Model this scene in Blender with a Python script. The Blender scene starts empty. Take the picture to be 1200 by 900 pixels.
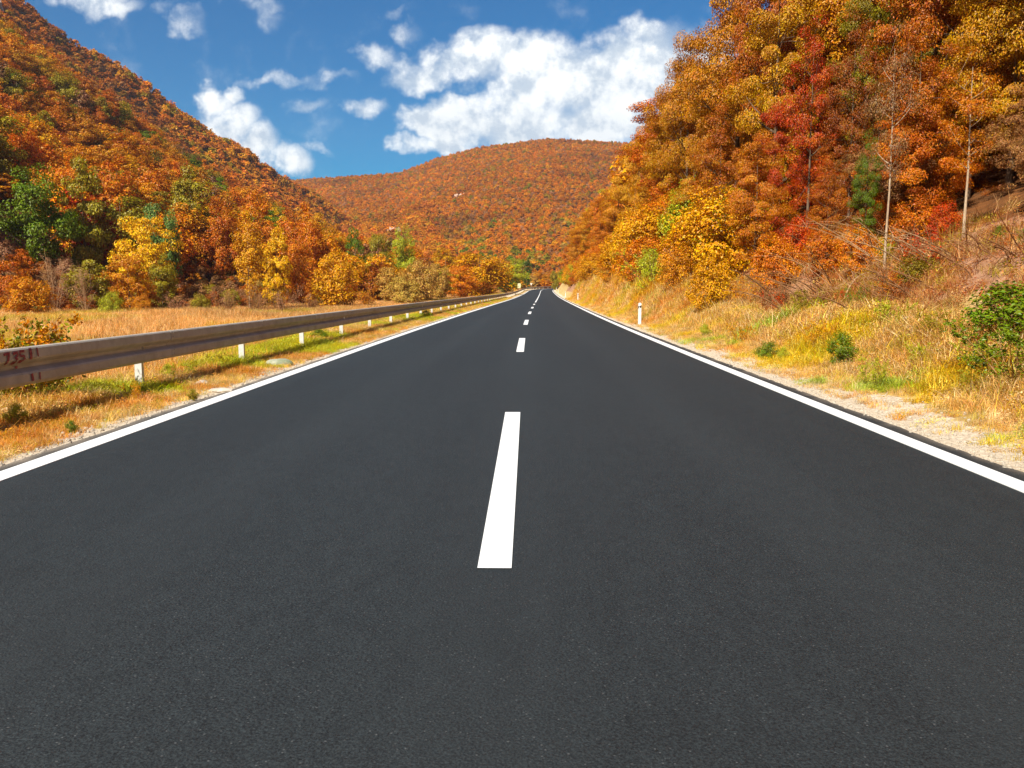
import bpy, math, random
import numpy as np
from mathutils import Vector, Matrix
S = bpy.context.scene
C = S.collection
D = bpy.data
rad = math.radians
# ------------------------------------------------------------------ camera
FPX = 1000.0; CXP, CYP = 600.0, 450.0; VPX, VPY = 618.0, 339.5; CAMH = 1.3
pitch = math.atan((CYP - VPY) / FPX)
yaw = math.atan((VPX - CXP) / math.hypot(FPX, CYP - VPY))
cam = D.objects.new('camera', D.cameras.new('camera')); C.objects.link(cam); S.camera = cam
cam.location = (0, 0, CAMH); cam.rotation_euler = (math.pi/2 - pitch, 0, yaw)
cam.data.lens = 30.0; cam.data.sensor_width = 36.0; cam.data.clip_start = 0.05; cam.data.clip_end = 12000
S.render.resolution_x, S.render.resolution_y = 1024, 768
# ------------------------------------------------------------------ sun, sky
SUN_EL = 45.0
SUN_DIR = Vector((-0.58, -0.81, 0)).normalized() * math.cos(rad(SUN_EL)); SUN_DIR.z = math.sin(rad(SUN_EL))
sun = D.objects.new('sun', D.lights.new('sun', 'SUN')); C.objects.link(sun)
sun.data.energy = 5.0; sun.data.angle = rad(0.5); sun.data.color = (1.0, 0.93, 0.82)
sun.rotation_euler = SUN_DIR.to_track_quat('Z', 'Y').to_euler()
S.view_settings.view_transform = 'Standard'; S.view_settings.look = 'None'
S.view_settings.exposure = 0.66; S.view_settings.gamma = 1.0
S.view_settings.use_curve_mapping = False
S.render.engine = 'CYCLES'
S.cycles.max_bounces = 5; S.cycles.diffuse_bounces = 2; S.cycles.glossy_bounces = 2
S.cycles.transmission_bounces = 3; S.cycles.transparent_max_bounces = 4

class NT:
    """small helper for writing node trees"""
    def __init__(s, tree): s.t = tree; s.n = tree.nodes; s.l = tree.links
    def node(s, typ, ins=None, **kw):
        n = s.n.new(typ)
        for k, v in kw.items(): setattr(n, k, v)
        if ins:
            for k, v in ins.items(): s.set(n, k, v)
        return n
    def set(s, n, k, v):
        sock = n.inputs[k]
        if isinstance(v, bpy.types.NodeSocket): s.l.new(v, sock)
        elif isinstance(v, bpy.types.Node): s.l.new(v.outputs[0], sock)
        else:
            if isinstance(v, (tuple, list)) and len(v) == 3 and sock.type == 'RGBA': v = (*v, 1)
            sock.default_value = v
    def math(s, op, a, b=0.0, c=0.0, clamp=False):
        n = s.n.new('ShaderNodeMath'); n.operation = op; n.use_clamp = clamp
        s.set(n, 0, a); s.set(n, 1, b); s.set(n, 2, c); return n.outputs[0]
    def vmath(s, op, a, b=(0, 0, 0), out=0):
        n = s.n.new('ShaderNodeVectorMath'); n.operation = op
        s.set(n, 0, a); s.set(n, 1, b); return n.outputs[out]
    def mix(s, f, a, b, blend='MIX'):
        n = s.n.new('ShaderNodeMix'); n.data_type = 'RGBA'; n.blend_type = blend
        s.set(n, 0, f); s.set(n, 6, a); s.set(n, 7, b); return n.outputs[2]
    def noise(s, vec, scale, detail=3, rough=0.55, out=0, dist=0.0):
        n = s.n.new('ShaderNodeTexNoise'); 
        if vec is not None: s.set(n, 'Vector', vec)
        n.inputs['Scale'].default_value = scale; n.inputs['Detail'].default_value = detail
        n.inputs['Roughness'].default_value = rough; n.inputs['Distortion'].default_value = dist
        return n.outputs[out]
    def ramp(s, f, lo, hi, a=0.0, b=1.0, smooth=True):
        n = s.n.new('ShaderNodeMapRange'); n.interpolation_type = 'SMOOTHSTEP' if smooth else 'LINEAR'
        s.set(n, 0, f); s.set(n, 1, lo); s.set(n, 2, hi); s.set(n, 3, a); s.set(n, 4, b); return n.outputs[0]

def build_world():
    w = D.worlds.new('World'); S.world = w; w.use_nodes = True
    t = NT(w.node_tree); t.n.clear()
    out = t.node('ShaderNodeOutputWorld'); bg = t.node('ShaderNodeBackground'); t.l.new(bg.outputs[0], out.inputs[0])
    sky = t.node('ShaderNodeTexSky', sky_type='NISHITA'); sky.sun_disc = False
    sky.sun_elevation = rad(SUN_EL); sky.sun_rotation = math.atan2(SUN_DIR.x, SUN_DIR.y)
    sky.altitude = 600; sky.air_density = 1.0; sky.dust_density = 0.35; sky.ozone_density = 2.2
    hs = t.node('ShaderNodeHueSaturation', {'Saturation': 1.22, 'Value': 0.98, 'Color': sky.outputs[0]})
    gm = t.mix(1.0, hs.outputs[0], (0.07, 0.66, 0.90), 'MULTIPLY')
    vec = t.node('ShaderNodeTexCoord').outputs['Generated']
    sep = t.node('ShaderNodeSeparateXYZ', {0: vec})
    dx, dy, dz = sep.outputs
    ysafe = t.math('MAXIMUM', dy, 0.05)
    px = t.math('DIVIDE', dx, ysafe); pz = t.math('DIVIDE', dz, ysafe)
    P = t.node('ShaderNodeCombineXYZ', {0: px, 1: pz, 2: 0.0}).outputs[0]
    # domain warp so that outlines billow
    w1 = t.noise(P, 9.0, 5, 0.6, out=1); w1 = t.vmath('SUBTRACT', w1, (0.5, 0.5, 0.5))
    sc = t.n.new('ShaderNodeVectorMath'); sc.operation = 'SCALE'; t.l.new(w1, sc.inputs[0]); sc.inputs[3].default_value = 0.11
    Pw = t.vmath('ADD', P, sc.outputs[0])
    def q(x, y): return ((x - VPX)/1000, (VPY - y)/1000)
    # (x, y, rx, ry, strength) in the view of the photograph's direction, clouds are at infinity
    blobs = [(120,-8,62,34,1.15),(150,12,38,16,.75),(226,38,34,15,.62),(205,22,24,10,.3),(275,24,15,9,.42),(322,28,22,18,.42),(330,12,12,9,.4),
             (262,120,34,26,1.1),(285,150,44,38,1.35),(312,178,36,30,1.35),(345,202,34,26,1.2),(255,140,30,18,.8),(280,110,22,20,1.1),
             (340,92,60,11,.62),(392,99,40,9,.55),(375,126,26,12,.6),(432,130,32,16,.95),(380,188,24,9,.5),
             (490,50,26,16,.5),(472,25,18,9,.4),
             (450,75,44,16,.8),(500,90,62,26,1.1),(560,85,80,38,1.4),(640,100,100,58,1.6),(725,100,95,65,1.6),(790,90,90,60,1.5),(560,60,50,22,.9),(760,45,50,30,1.0),
             (512,152,56,36,1.6),(545,140,40,26,1.4),(480,182,34,18,1.1),(515,180,50,18,1.3),(600,150,120,40,1.4),(720,150,110,40,1.5),(850,120,90,80,1.2)]
    dens = None; low = None
    for x, y, rx, ry, k in blobs:
        cx, cz = q(x, y)
        d = t.vmath('SUBTRACT', Pw, (cx, cz, 0)); d = t.vmath('MULTIPLY', d, (1000/rx, 1000/ry, 0))
        l = t.vmath('DOT_PRODUCT', d, d, out=1)
        f = t.math('MULTIPLY', t.math('SUBTRACT', 1.0, l, clamp=True), k)
        dens = f if dens is None else t.math('MAXIMUM', dens, f)
    nz = t.noise(P, 18.0, 9, 0.60)
    n2 = t.noise(P, 6.0, 4, 0.55)
    dens = t.math('ADD', dens, t.math('MULTIPLY', t.math('SUBTRACT', nz, 0.5), 1.9))
    front = t.ramp(dy, 0.25, 0.45)
    m_front = t.math('MULTIPLY', t.math('POWER', t.ramp(dens, -0.02, 1.25), 1.3), front)
    # the same broken cumulus carries on round the rest of the sky
    zz = t.math('MAXIMUM', t.math('ADD', dz, 0.12), 0.05)
    G = t.node('ShaderNodeCombineXYZ', {0: t.math('DIVIDE', dx, zz), 1: t.math('DIVIDE', dy, zz), 2: 3.0}).outputs[0]
    g = t.noise(G, 1.3, 7, 0.6)
    m_rest = t.math('MULTIPLY', t.ramp(g, 0.56, 0.72), t.math('SUBTRACT', 1.0, t.ramp(dy, 0.1, 0.4)))
    m = t.math('MAXIMUM', m_front, m_rest)
    # lit side up-left, thin grey bellies low down: density sampled a little towards the light
    sh = t.noise(t.vmath('ADD', P, (0.010, -0.014, 0)), 18.0, 9, 0.60)
    relief = t.math('SUBTRACT', nz, sh)
    body = t.ramp(t.math('ADD', t.math('MULTIPLY', relief, 2.6), t.math('MULTIPLY', t.math('SUBTRACT', n2, 0.5), 1.5)), -0.42, 0.30)
    thick = t.math('MULTIPLY', t.ramp(dens, 0.7, 1.6), t.ramp(pz, 0.30, 0.16))
    body = t.math('MAXIMUM', t.math('SUBTRACT', body, t.math('MULTIPLY', thick, 0.42)), 0.0)
    ccol = t.mix(body, (5.6, 6.5, 7.5), (11.5, 11.5, 11.1))
    col = t.mix(t.math('MULTIPLY', m, 0.97), gm, ccol)
    t.l.new(col, bg.inputs[0]); bg.inputs[1].default_value = 0.075
build_world()
# ------------------------------------------------------------------ helpers
rng = np.random.default_rng(7)
def vnoise(x, y, seed=0):
    xi = np.floor(x).astype(np.int64); yi = np.floor(y).astype(np.int64); fx = x - xi; fy = y - yi
    fx = fx*fx*(3-2*fx); fy = fy*fy*(3-2*fy)
    def h(a, b):
        n = (a*374761393 + b*668265263 + seed*1274126177) & 0xffffffff
        n = ((n ^ (n >> 13))*1274126177) & 0xffffffff
        return ((n ^ (n >> 16)) & 0xffff)/65535.0
    return (h(xi, yi)*(1-fx)+h(xi+1, yi)*fx)*(1-fy) + (h(xi, yi+1)*(1-fx)+h(xi+1, yi+1)*fx)*fy
def fbm(x, y, sc, seed=0, o=4):
    v = 0; a = 0.5; s = 0
    for i in range(o): v = v + a*(vnoise(x/sc, y/sc, seed+i)-.5)*2; s += a; a *= .5; sc /= 2.03
    return v/s
def mesh_np(name, V, Q=None, T=None, mat=None, smooth=False, mats=None, midx=None):
    me = D.meshes.new(name); V = np.asarray(V, dtype=np.float32).reshape(-1, 3)
    loops = []; starts = []; tot = []; o = 0
    if Q is not None and len(Q):
        Q = np.asarray(Q, dtype=np.int32); loops.append(Q.ravel()); starts.append(o+np.arange(len(Q))*4); tot.append(np.full(len(Q), 4)); o += Q.size
    if T is not None and len(T):
        T = np.asarray(T, dtype=np.int32); loops.append(T.ravel()); starts.append(o+np.arange(len(T))*3); tot.append(np.full(len(T), 3)); o += T.size
    loops = np.concatenate(loops); starts = np.concatenate(starts); tot = np.concatenate(tot)
    me.vertices.add(len(V)); me.vertices.foreach_set('co', V.ravel())
    me.loops.add(len(loops)); me.loops.foreach_set('vertex_index', loops)
    me.polygons.add(len(starts)); me.polygons.foreach_set('loop_start', starts.astype(np.int32)); me.polygons.foreach_set('loop_total', tot.astype(np.int32))
    if mats:
        for m in mats: me.materials.append(m)
        if midx is not None: me.polygons.foreach_set('material_index', np.asarray(midx, dtype=np.int32))
    elif mat: me.materials.append(mat)
    me.update(calc_edges=True)
    me.polygons.foreach_set('use_smooth', np.full(len(starts), bool(smooth)))
    return me
class Geo:
    def __init__(s): s.V = []; s.Q = []; s.T = []; s.n = 0
    def add(s, V, Q=None, T=None):
        V = np.asarray(V, dtype=float).reshape(-1, 3)
        if Q is not None and len(Q): s.Q.append(np.asarray(Q)+s.n)
        if T is not None and len(T): s.T.append(np.asarray(T)+s.n)
        s.V.append(V); s.n += len(V)
    def box(s, c, d, ax=None):
        c = np.array(c, float); d = np.array(d, float)/2
        k = np.array([[-1,-1,-1],[1,-1,-1],[1,1,-1],[-1,1,-1],[-1,-1,1],[1,-1,1],[1,1,1],[-1,1,1]])*d
        if ax is not None: k = k @ np.array(ax)
        s.add(k+c, [[0,3,2,1],[4,5,6,7],[0,1,5,4],[1,2,6,5],[2,3,7,6],[3,0,4,7]])
    def tube(s, pts, r, k=5, cap=True):
        P = np.asarray(pts, float); n = len(P); r = np.broadcast_to(np.asarray(r, float), (n,))
        t = np.gradient(P, axis=0); t /= np.linalg.norm(t, axis=1)[:, None]+1e-9
        ref = np.array([0, 0, 1.0]) if abs(t[:, 2]).mean() < .8 else np.array([1.0, 0, 0])
        a = np.cross(t, ref); a /= np.linalg.norm(a, axis=1)[:, None]+1e-9; b = np.cross(t, a)
        th = np.arange(k)/k*2*math.pi
        V = P[:, None, :]+r[:, None, None]*(a[:, None, :]*np.cos(th)[None, :, None]+b[:, None, :]*np.sin(th)[None, :, None])
        i = np.arange(n-1)[:, None]*k; j = np.arange(k)[None, :]; j2 = (j+1) % k
        Q = np.stack([i+j, i+j2, i+k+j2, i+k+j], -1).reshape(-1, 4)
        V = V.reshape(-1, 3); T = []
        if cap:
            V = np.vstack([V, P[0], P[-1]]); o = n*k
            T = [[o, (m+1) % k, m] for m in range(k)]+[[o+1, (n-1)*k+m, (n-1)*k+(m+1) % k] for m in range(k)]
        s.add(V, Q, T)
    def mesh(s, name, mat=None, smooth=False):
        return mesh_np(name, np.vstack(s.V), np.vstack(s.Q) if s.Q else None, np.vstack(s.T) if s.T else None, mat, smooth)
def link(name, data, parent=None, loc=None, kind=None):
    o = D.objects.new(name, data); C.objects.link(o)
    if parent: o.parent = parent
    if loc is not None: o.location = loc
    if kind: o['kind'] = kind
    return o
def tag(o, label, cat, group=None):
    o['label'] = label; o['category'] = cat
    if group: o['group'] = group
    return o
def thing(name, label, cat, loc=(0, 0, 0), rz=0, group=None):
    o = D.objects.new(name, None); C.objects.link(o); o.location = loc; o.rotation_euler = (0, 0, rz); o.empty_display_size = .3
    return tag(o, label, cat, group)
def xat(px, Y):
    """world x at depth Y for a column of the photograph"""
    return (px-VPX)/1000.0*Y
# ------------------------------------------------------------------ materials
def mat_new(name):
    m = D.materials.new(name); m.use_nodes = True; t = NT(m.node_tree); t.n.clear()
    o = t.node('ShaderNodeOutputMaterial'); return m, t, o
def principled(t, o, col, rough=.7, spec=.3, bump=None, bstr=.3, bdist=.02, metal=0.0):
    p = t.node('ShaderNodeBsdfPrincipled', {'Base Color': col, 'Roughness': rough, 'Metallic': metal})
    p.inputs['Specular IOR Level'].default_value = spec
    if bump is not None:
        b = t.node('ShaderNodeBump', {'Height': bump, 'Strength': bstr, 'Distance': bdist}); t.l.new(b.outputs[0], p.inputs['Normal'])
    t.l.new(p.outputs[0], o.inputs[0]); return p
def leaf_mat(name, source, transl=0.24, var=0.65, hue=0.04, cell=0.9, col=None, satv=1.0):
    """source 'OBJECT' = colour of the object, 'INSTANCER' = tint carried by the points of a scatter"""
    m, t, o = mat_new(name)
    if col: base = t.node('ShaderNodeRGB'); base.outputs[0].default_value = (*col, 1); base = base.outputs[0]
    elif source == 'OBJECT':
        base = t.node('ShaderNodeObjectInfo').outputs['Color']
    else:
        a = t.node('ShaderNodeAttribute', attribute_type='INSTANCER', attribute_name='tint'); base = a.outputs['Color']
    isl = t.node('ShaderNodeNewGeometry').outputs['Random Per Island']
    r2 = t.math('FRACT', t.math('MULTIPLY', isl, 17.31))
    pos = t.node('ShaderNodeTexCoord').outputs['Object']
    n1 = t.noise(pos, cell, 2, 0.5)
    h = t.math('ADD', 0.5, t.math('MULTIPLY', t.math('SUBTRACT', r2, 0.5), hue))
    h = t.math('ADD', h, t.math('MULTIPLY', t.math('SUBTRACT', n1, 0.5), hue*1.5))
    h = t.math('MINIMUM', t.math('MAXIMUM', h, .485), .54)
    v = t.math('ADD', 1.0-var*.5, t.math('MULTIPLY', isl, var))
    v = t.math('MULTIPLY', v, t.math('ADD', 0.55, t.math('MULTIPLY', n1, 0.9)))
    hs = t.node('ShaderNodeHueSaturation', {'Hue': h, 'Saturation': satv, 'Value': v, 'Color': base})
    c = hs.outputs[0]
    d = t.node('ShaderNodeBsdfDiffuse', {'Color': c}); tr = t.node('ShaderNodeBsdfTranslucent', {'Color': t.mix(1.0, c, (1.0, .92, .8), 'MULTIPLY')})
    mx = t.node('ShaderNodeMixShader', {0: transl, 1: d.outputs[0], 2: tr.outputs[0]})
    gl = t.node('ShaderNodeBsdfGlossy', {'Color': (1, 1, 1, 1), 'Roughness': 0.45})
    m2 = t.node('ShaderNodeMixShader', {0: 0.022, 1: mx.outputs[0], 2: gl.outputs[0]})
    t.l.new(m2.outputs[0], o.inputs[0]); return m
M = {}
M['leaf_o'] = leaf_mat('leaf', 'OBJECT', transl=.2, satv=1.08); M['leaf_i'] = leaf_mat('leaf_scatter', 'INSTANCER', transl=.2, cell=.35, satv=1.08)
M['grass_i'] = leaf_mat('grass_blade', 'INSTANCER', transl=.35, var=.6, hue=.03, satv=1.14)
def bark_mat(name, col, col2, sc=6):
    m, t, o = mat_new(name); pos = t.node('ShaderNodeTexCoord').outputs['Object']
    n = t.noise(t.vmath('MULTIPLY', pos, (1, 1, .35)), sc, 5, .65)
    principled(t, o, t.mix(t.ramp(n, .35, .65), col, col2), .9, .15, n, .6, .03); return m
M['bark'] = bark_mat('bark', (.10, .065, .04), (.22, .15, .095)); M['bark_pale'] = bark_mat('pale_bark', (.36, .25, .15), (.55, .42, .28), 9)
M['twig'] = bark_mat('dead_twig', (.22, .10, .04), (.40, .21, .09), 4)
M['twig_pale'] = bark_mat('dry_branch', (.34, .19, .085), (.56, .36, .19), 4)

def asphalt():
    m, t, o = mat_new('asphalt'); pos = t.node('ShaderNodeTexCoord').outputs['Object']
    fine = t.noise(pos, 150, 4, .85); mid = t.noise(pos, 95, 4, .8); big = t.noise(t.vmath('MULTIPLY', pos, (1, .12, 1)), .8, 4, .55)
    vo = t.node('ShaderNodeTexVoronoi', {'Vector': pos, 'Scale': 95.0}); vr = t.node('ShaderNodeSeparateColor', {0: vo.outputs['Color']}).outputs[0]
    k = t.math('ADD', t.math('MULTIPLY', t.math('SUBTRACT', fine, .5), 7.0), t.math('MULTIPLY', t.math('SUBTRACT', mid, .5), 4.4))
    mot = t.noise(t.vmath('MULTIPLY', pos, (1, .45, 1)), 11, 4, .7); k = t.math('ADD', k, t.math('MULTIPLY', t.math('SUBTRACT', mot, .5), .8))
    k = t.math('ADD', 1.0, k)
    k = t.math('MULTIPLY', k, t.ramp(big, .25, .75, .88, 1.12))
    k = t.math('MINIMUM', t.math('MAXIMUM', k, .1), 3.2)
    base = t.mix(t.noise(pos, .35, 3), (.0148, .0205, .0218), (.0178, .0218, .0222))
    col = t.mix(1.0, base, t.node('ShaderNodeCombineColor', {0: k, 1: k, 2: k}).outputs[0], 'MULTIPLY')
    stone = t.math('MULTIPLY', t.ramp(vr, .93, .98), t.ramp(vo.outputs['Distance'], .42, .2))
    col = t.mix(t.math('MULTIPLY', stone, .35), col, (.22, .22, .21))
    # rolled wheel tracks: slightly smoother, duller bands; a darker sealed strip beside the line
    u = t.node('ShaderNodeUVMap'); ux = t.node('ShaderNodeSeparateXYZ', {0: u.outputs[0]}).outputs[0]
    tr = t.math('COSINE', t.math('MULTIPLY', t.math('ABSOLUTE', ux), 3.6))
    col = t.mix(t.math('MULTIPLY', t.ramp(tr, .0, 1.0), .12), col, (.037, .044, .0455))
    au = t.math('ABSOLUTE', ux); dn = t.math('ADD', au, t.math('MULTIPLY', t.math('SUBTRACT', mid, .5), .45)); dn = t.math('ADD', dn, t.math('MULTIPLY', t.math('SUBTRACT', t.noise(pos, 2.5, 4), .5), .3))
    col = t.mix(t.ramp(dn, 3.5, 3.85, 0, .8), col, (.40, .32, .23))
    h = t.math('ADD', t.math('MULTIPLY', fine, .7), t.math('MULTIPLY', vo.outputs['Distance'], .5))
    principled(t, o, col, .72, .42, h, .8, .006); return m
M['asphalt'] = asphalt()
def paint():
    m, t, o = mat_new('road_paint'); pos = t.node('ShaderNodeTexCoord').outputs['Object']
    n = t.noise(pos, 120, 4, .7); w = t.noise(pos, 3.0, 5, .65)
    col = t.mix(t.ramp(n, .30, .42), (.62, .62, .58), (.86, .86, .82)); col = t.mix(t.ramp(w, .62, .8, 0, .18), col, (.5, .5, .47))
    principled(t, o, col, .6, .4, n, .4, .003); return m
M['paint'] = paint()
def steel():
    m, t, o = mat_new('galvanised_steel'); pos = t.node('ShaderNodeTexCoord').outputs['Object']
    n = t.noise(pos, 3.0, 5, .7); st = t.noise(t.vmath('MULTIPLY', pos, (6, 1.3, .6)), 9, 4, .6)
    col = t.mix(t.ramp(n, .3, .7), (.35, .305, .245), (.47, .42, .35)); col = t.mix(t.ramp(st, .6, .8, 0, .45), col, (.24, .17, .10))
    principled(t, o, col, .72, .25, n, .15, .004); return m
M['steel'] = steel()
def simple(name, c1, c2, sc=8, rough=.7, spec=.3, bs=.2, metal=0):
    m, t, o = mat_new(name); pos = t.node('ShaderNodeTexCoord').outputs['Object']; n = t.noise(pos, sc, 5, .65)
    principled(t, o, t.mix(t.ramp(n, .35, .7), c1, c2), rough, spec, n, bs, .01, metal); return m
M['post'] = simple('zinc_post', (.62, .60, .54), (.78, .77, .72), 14, .5, .4)
M['white'] = simple('white_plastic', (.80, .79, .74), (.70, .68, .62), 10, .5, .4)
M['black'] = simple('black_band', (.02, .02, .02), (.04, .04, .04)); M['reflector'] = simple('reflector', (.7, .70, .66), (.8, .8, .75), 8, .3, .6)
M['red_reflector'] = simple('red_reflector', (.35, .04, .03), (.5, .06, .04), 8, .35, .5)
M['red_paint'] = simple('red_marker_paint', (.22, .02, .035), (.36, .10, .09), 30, .6, .2)
M['sign_yellow'] = simple('sign_plate', (.75, .70, .38), (.80, .76, .48), 5, .5); M['sign_white'] = simple('pale_sign', (.78, .74, .62), (.7, .66, .5), 5, .5)
M['sign_grey'] = simple('sign_post', (.4, .4, .38), (.5, .5, .47), 5, .5, .4)
M['stone'] = simple('pale_stone', (.45, .38, .28), (.68, .60, .48), 7, .9, .1, .8); M['concrete'] = simple('mossy_concrete', (.40, .40, .30), (.22, .25, .13), 6, .9, .1, .8)
M['cliff'] = simple('pale_cliff', (.66, .45, .32), (.46, .27, .18), .25, .95, .05, 1.0)
def ground_mat():
    m, t, o = mat_new('ground'); pos = t.node('ShaderNodeTexCoord').outputs['Object']
    a = t.node('ShaderNodeAttribute', attribute_name='zone'); s = t.node('ShaderNodeSeparateColor', {0: a.outputs['Color']})
    gr, me_, so = s.outputs
    n1 = t.noise(pos, 2.2, 6, .65); n2 = t.noise(pos, 30, 4, .7); n3 = t.noise(pos, .35, 4, .6)
    forest = t.mix(t.ramp(n1, .3, .7), (.10, .045, .018), (.24, .095, .03))
    dry = t.mix(t.ramp(n1, .35, .65), (.56, .35, .13), (.74, .52, .24)); dry = t.mix(t.ramp(n3, .45, .65, 0, .6), dry, (.40, .27, .05))
    soil = t.mix(t.ramp(n1, .3, .7), (.36, .17, .085), (.54, .31, .18))
    vo = t.node('ShaderNodeTexVoronoi', {'Vector': pos, 'Scale': 34.0}); vr = t.node('ShaderNodeSeparateColor', {0: vo.outputs['Color']}).outputs[0]
    grav = t.mix(vr, (.70, .55, .38), (.90, .78, .58)); grav = t.mix(t.ramp(vo.outputs['Distance'], .35, .6, 0, .45), grav, (.42, .31, .20))
    ed = t.math('MULTIPLY', t.math('SUBTRACT', n1, .5), .9)
    c = t.mix(t.ramp(t.math('ADD', me_, ed), .4, .6), forest, dry)
    c = t.mix(t.ramp(t.math('ADD', so, ed), .4, .6), c, soil)
    c = t.mix(t.ramp(t.math('ADD', gr, ed), .4, .58), c, grav)
    c = t.mix(1.0, c, t.mix(n2, (.6, .6, .6), (1.3, 1.3, 1.3)), 'MULTIPLY')
    h = t.math('ADD', n2, t.math('MULTIPLY', n1, 1.5))
    principled(t, o, c, .95, .08, h, .9, .03); return m
M['ground'] = ground_mat()
# ------------------------------------------------------------------ road line
tabY = np.array([-400,-60,0,20,34,48,62,79,94,140,200,245,268,285,297,306,313,318,322.0])
tabX = np.array([-2.2,-.4,-.14,-.16,-.05,.14,.38,.67,.95,1.8,2.95,3.8,4.7,6.6,9.8,14,20,28,40.0])
ys = np.concatenate([np.arange(-400, 240, 1.0), np.linspace(240, 322, 90)])
px_ = np.interp(ys, tabY, tabX)
# a smooth running mean rounds the corners of the table
def smooth1(v, k): 
    p = np.pad(v, k, mode='edge'); return np.convolve(p, np.ones(2*k+1)/(2*k+1), 'valid')
px_ = np.where(ys < 236, smooth1(px_, 8), px_); px_ = smooth1(px_, 3)
path = np.stack([px_, ys], 1)
tail_dir = np.array([.97, .12]); tail = path[-1]+tail_dir*np.arange(4, 160, 4)[:, None]
path = np.vstack([path, tail])
seg = np.linalg.norm(np.diff(path, axis=0), axis=1); arc = np.concatenate([[0], np.cumsum(seg)]); arc -= np.interp(0, path[:, 1][:640], arc[:640])
tang = np.gradient(path, axis=0)
tang = np.stack([smooth1(tang[:, 0], 2), smooth1(tang[:, 1], 2)], 1)
tang /= np.linalg.norm(tang, axis=1)[:, None]; norm_ = np.stack([tang[:, 1], -tang[:, 0]], 1)   # to the right
def road_z(a): 
    a = np.asarray(a, float); z = np.where(a > 95, 4.1e-5*(a-95)**2, 0)
    return np.where(a > 330, 4.1e-5*235**2+.015*(a-330), z)
def rpos(a, u, dz=0.0):
    """a point u metres right of the centre line at distance a along it"""
    a = np.asarray(a, float); x = np.interp(a, arc, path[:, 0]); y = np.interp(a, arc, path[:, 1])
    nx = np.interp(a, arc, norm_[:, 0]); ny = np.interp(a, arc, norm_[:, 1])
    return np.stack([x+nx*u, y+ny*u, road_z(a)+dz+0*x], -1)
def road_uv(x, y):
    """signed distance to the centre line and distance along it"""
    x = np.asarray(x, float); y = np.asarray(y, float); sh = x.shape; x = x.ravel(); y = y.ravel()
    sel = np.concatenate([np.arange(0, 640, 4), np.arange(640, len(path))]); p = path[sel]; best = np.full(len(x), 1e18); U = np.zeros(len(x)); A = np.zeros(len(x))
    for i in range(len(p)-1):
        a = p[i]; d = p[i+1]-a; L = d@d; 
        tt = np.clip(((x-a[0])*d[0]+(y-a[1])*d[1])/L, 0, 1)
        ex = x-a[0]-tt*d[0]; ey = y-a[1]-tt*d[1]; q = ex*ex+ey*ey; k = q < best
        best[k] = q[k]; U[k] = (np.sqrt(q)*np.sign(d[1]*ex-d[0]*ey))[k]; A[k] = (arc[sel[i]]+tt*math.sqrt(L))[k]
    return U.reshape(sh), A.reshape(sh)
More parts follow.
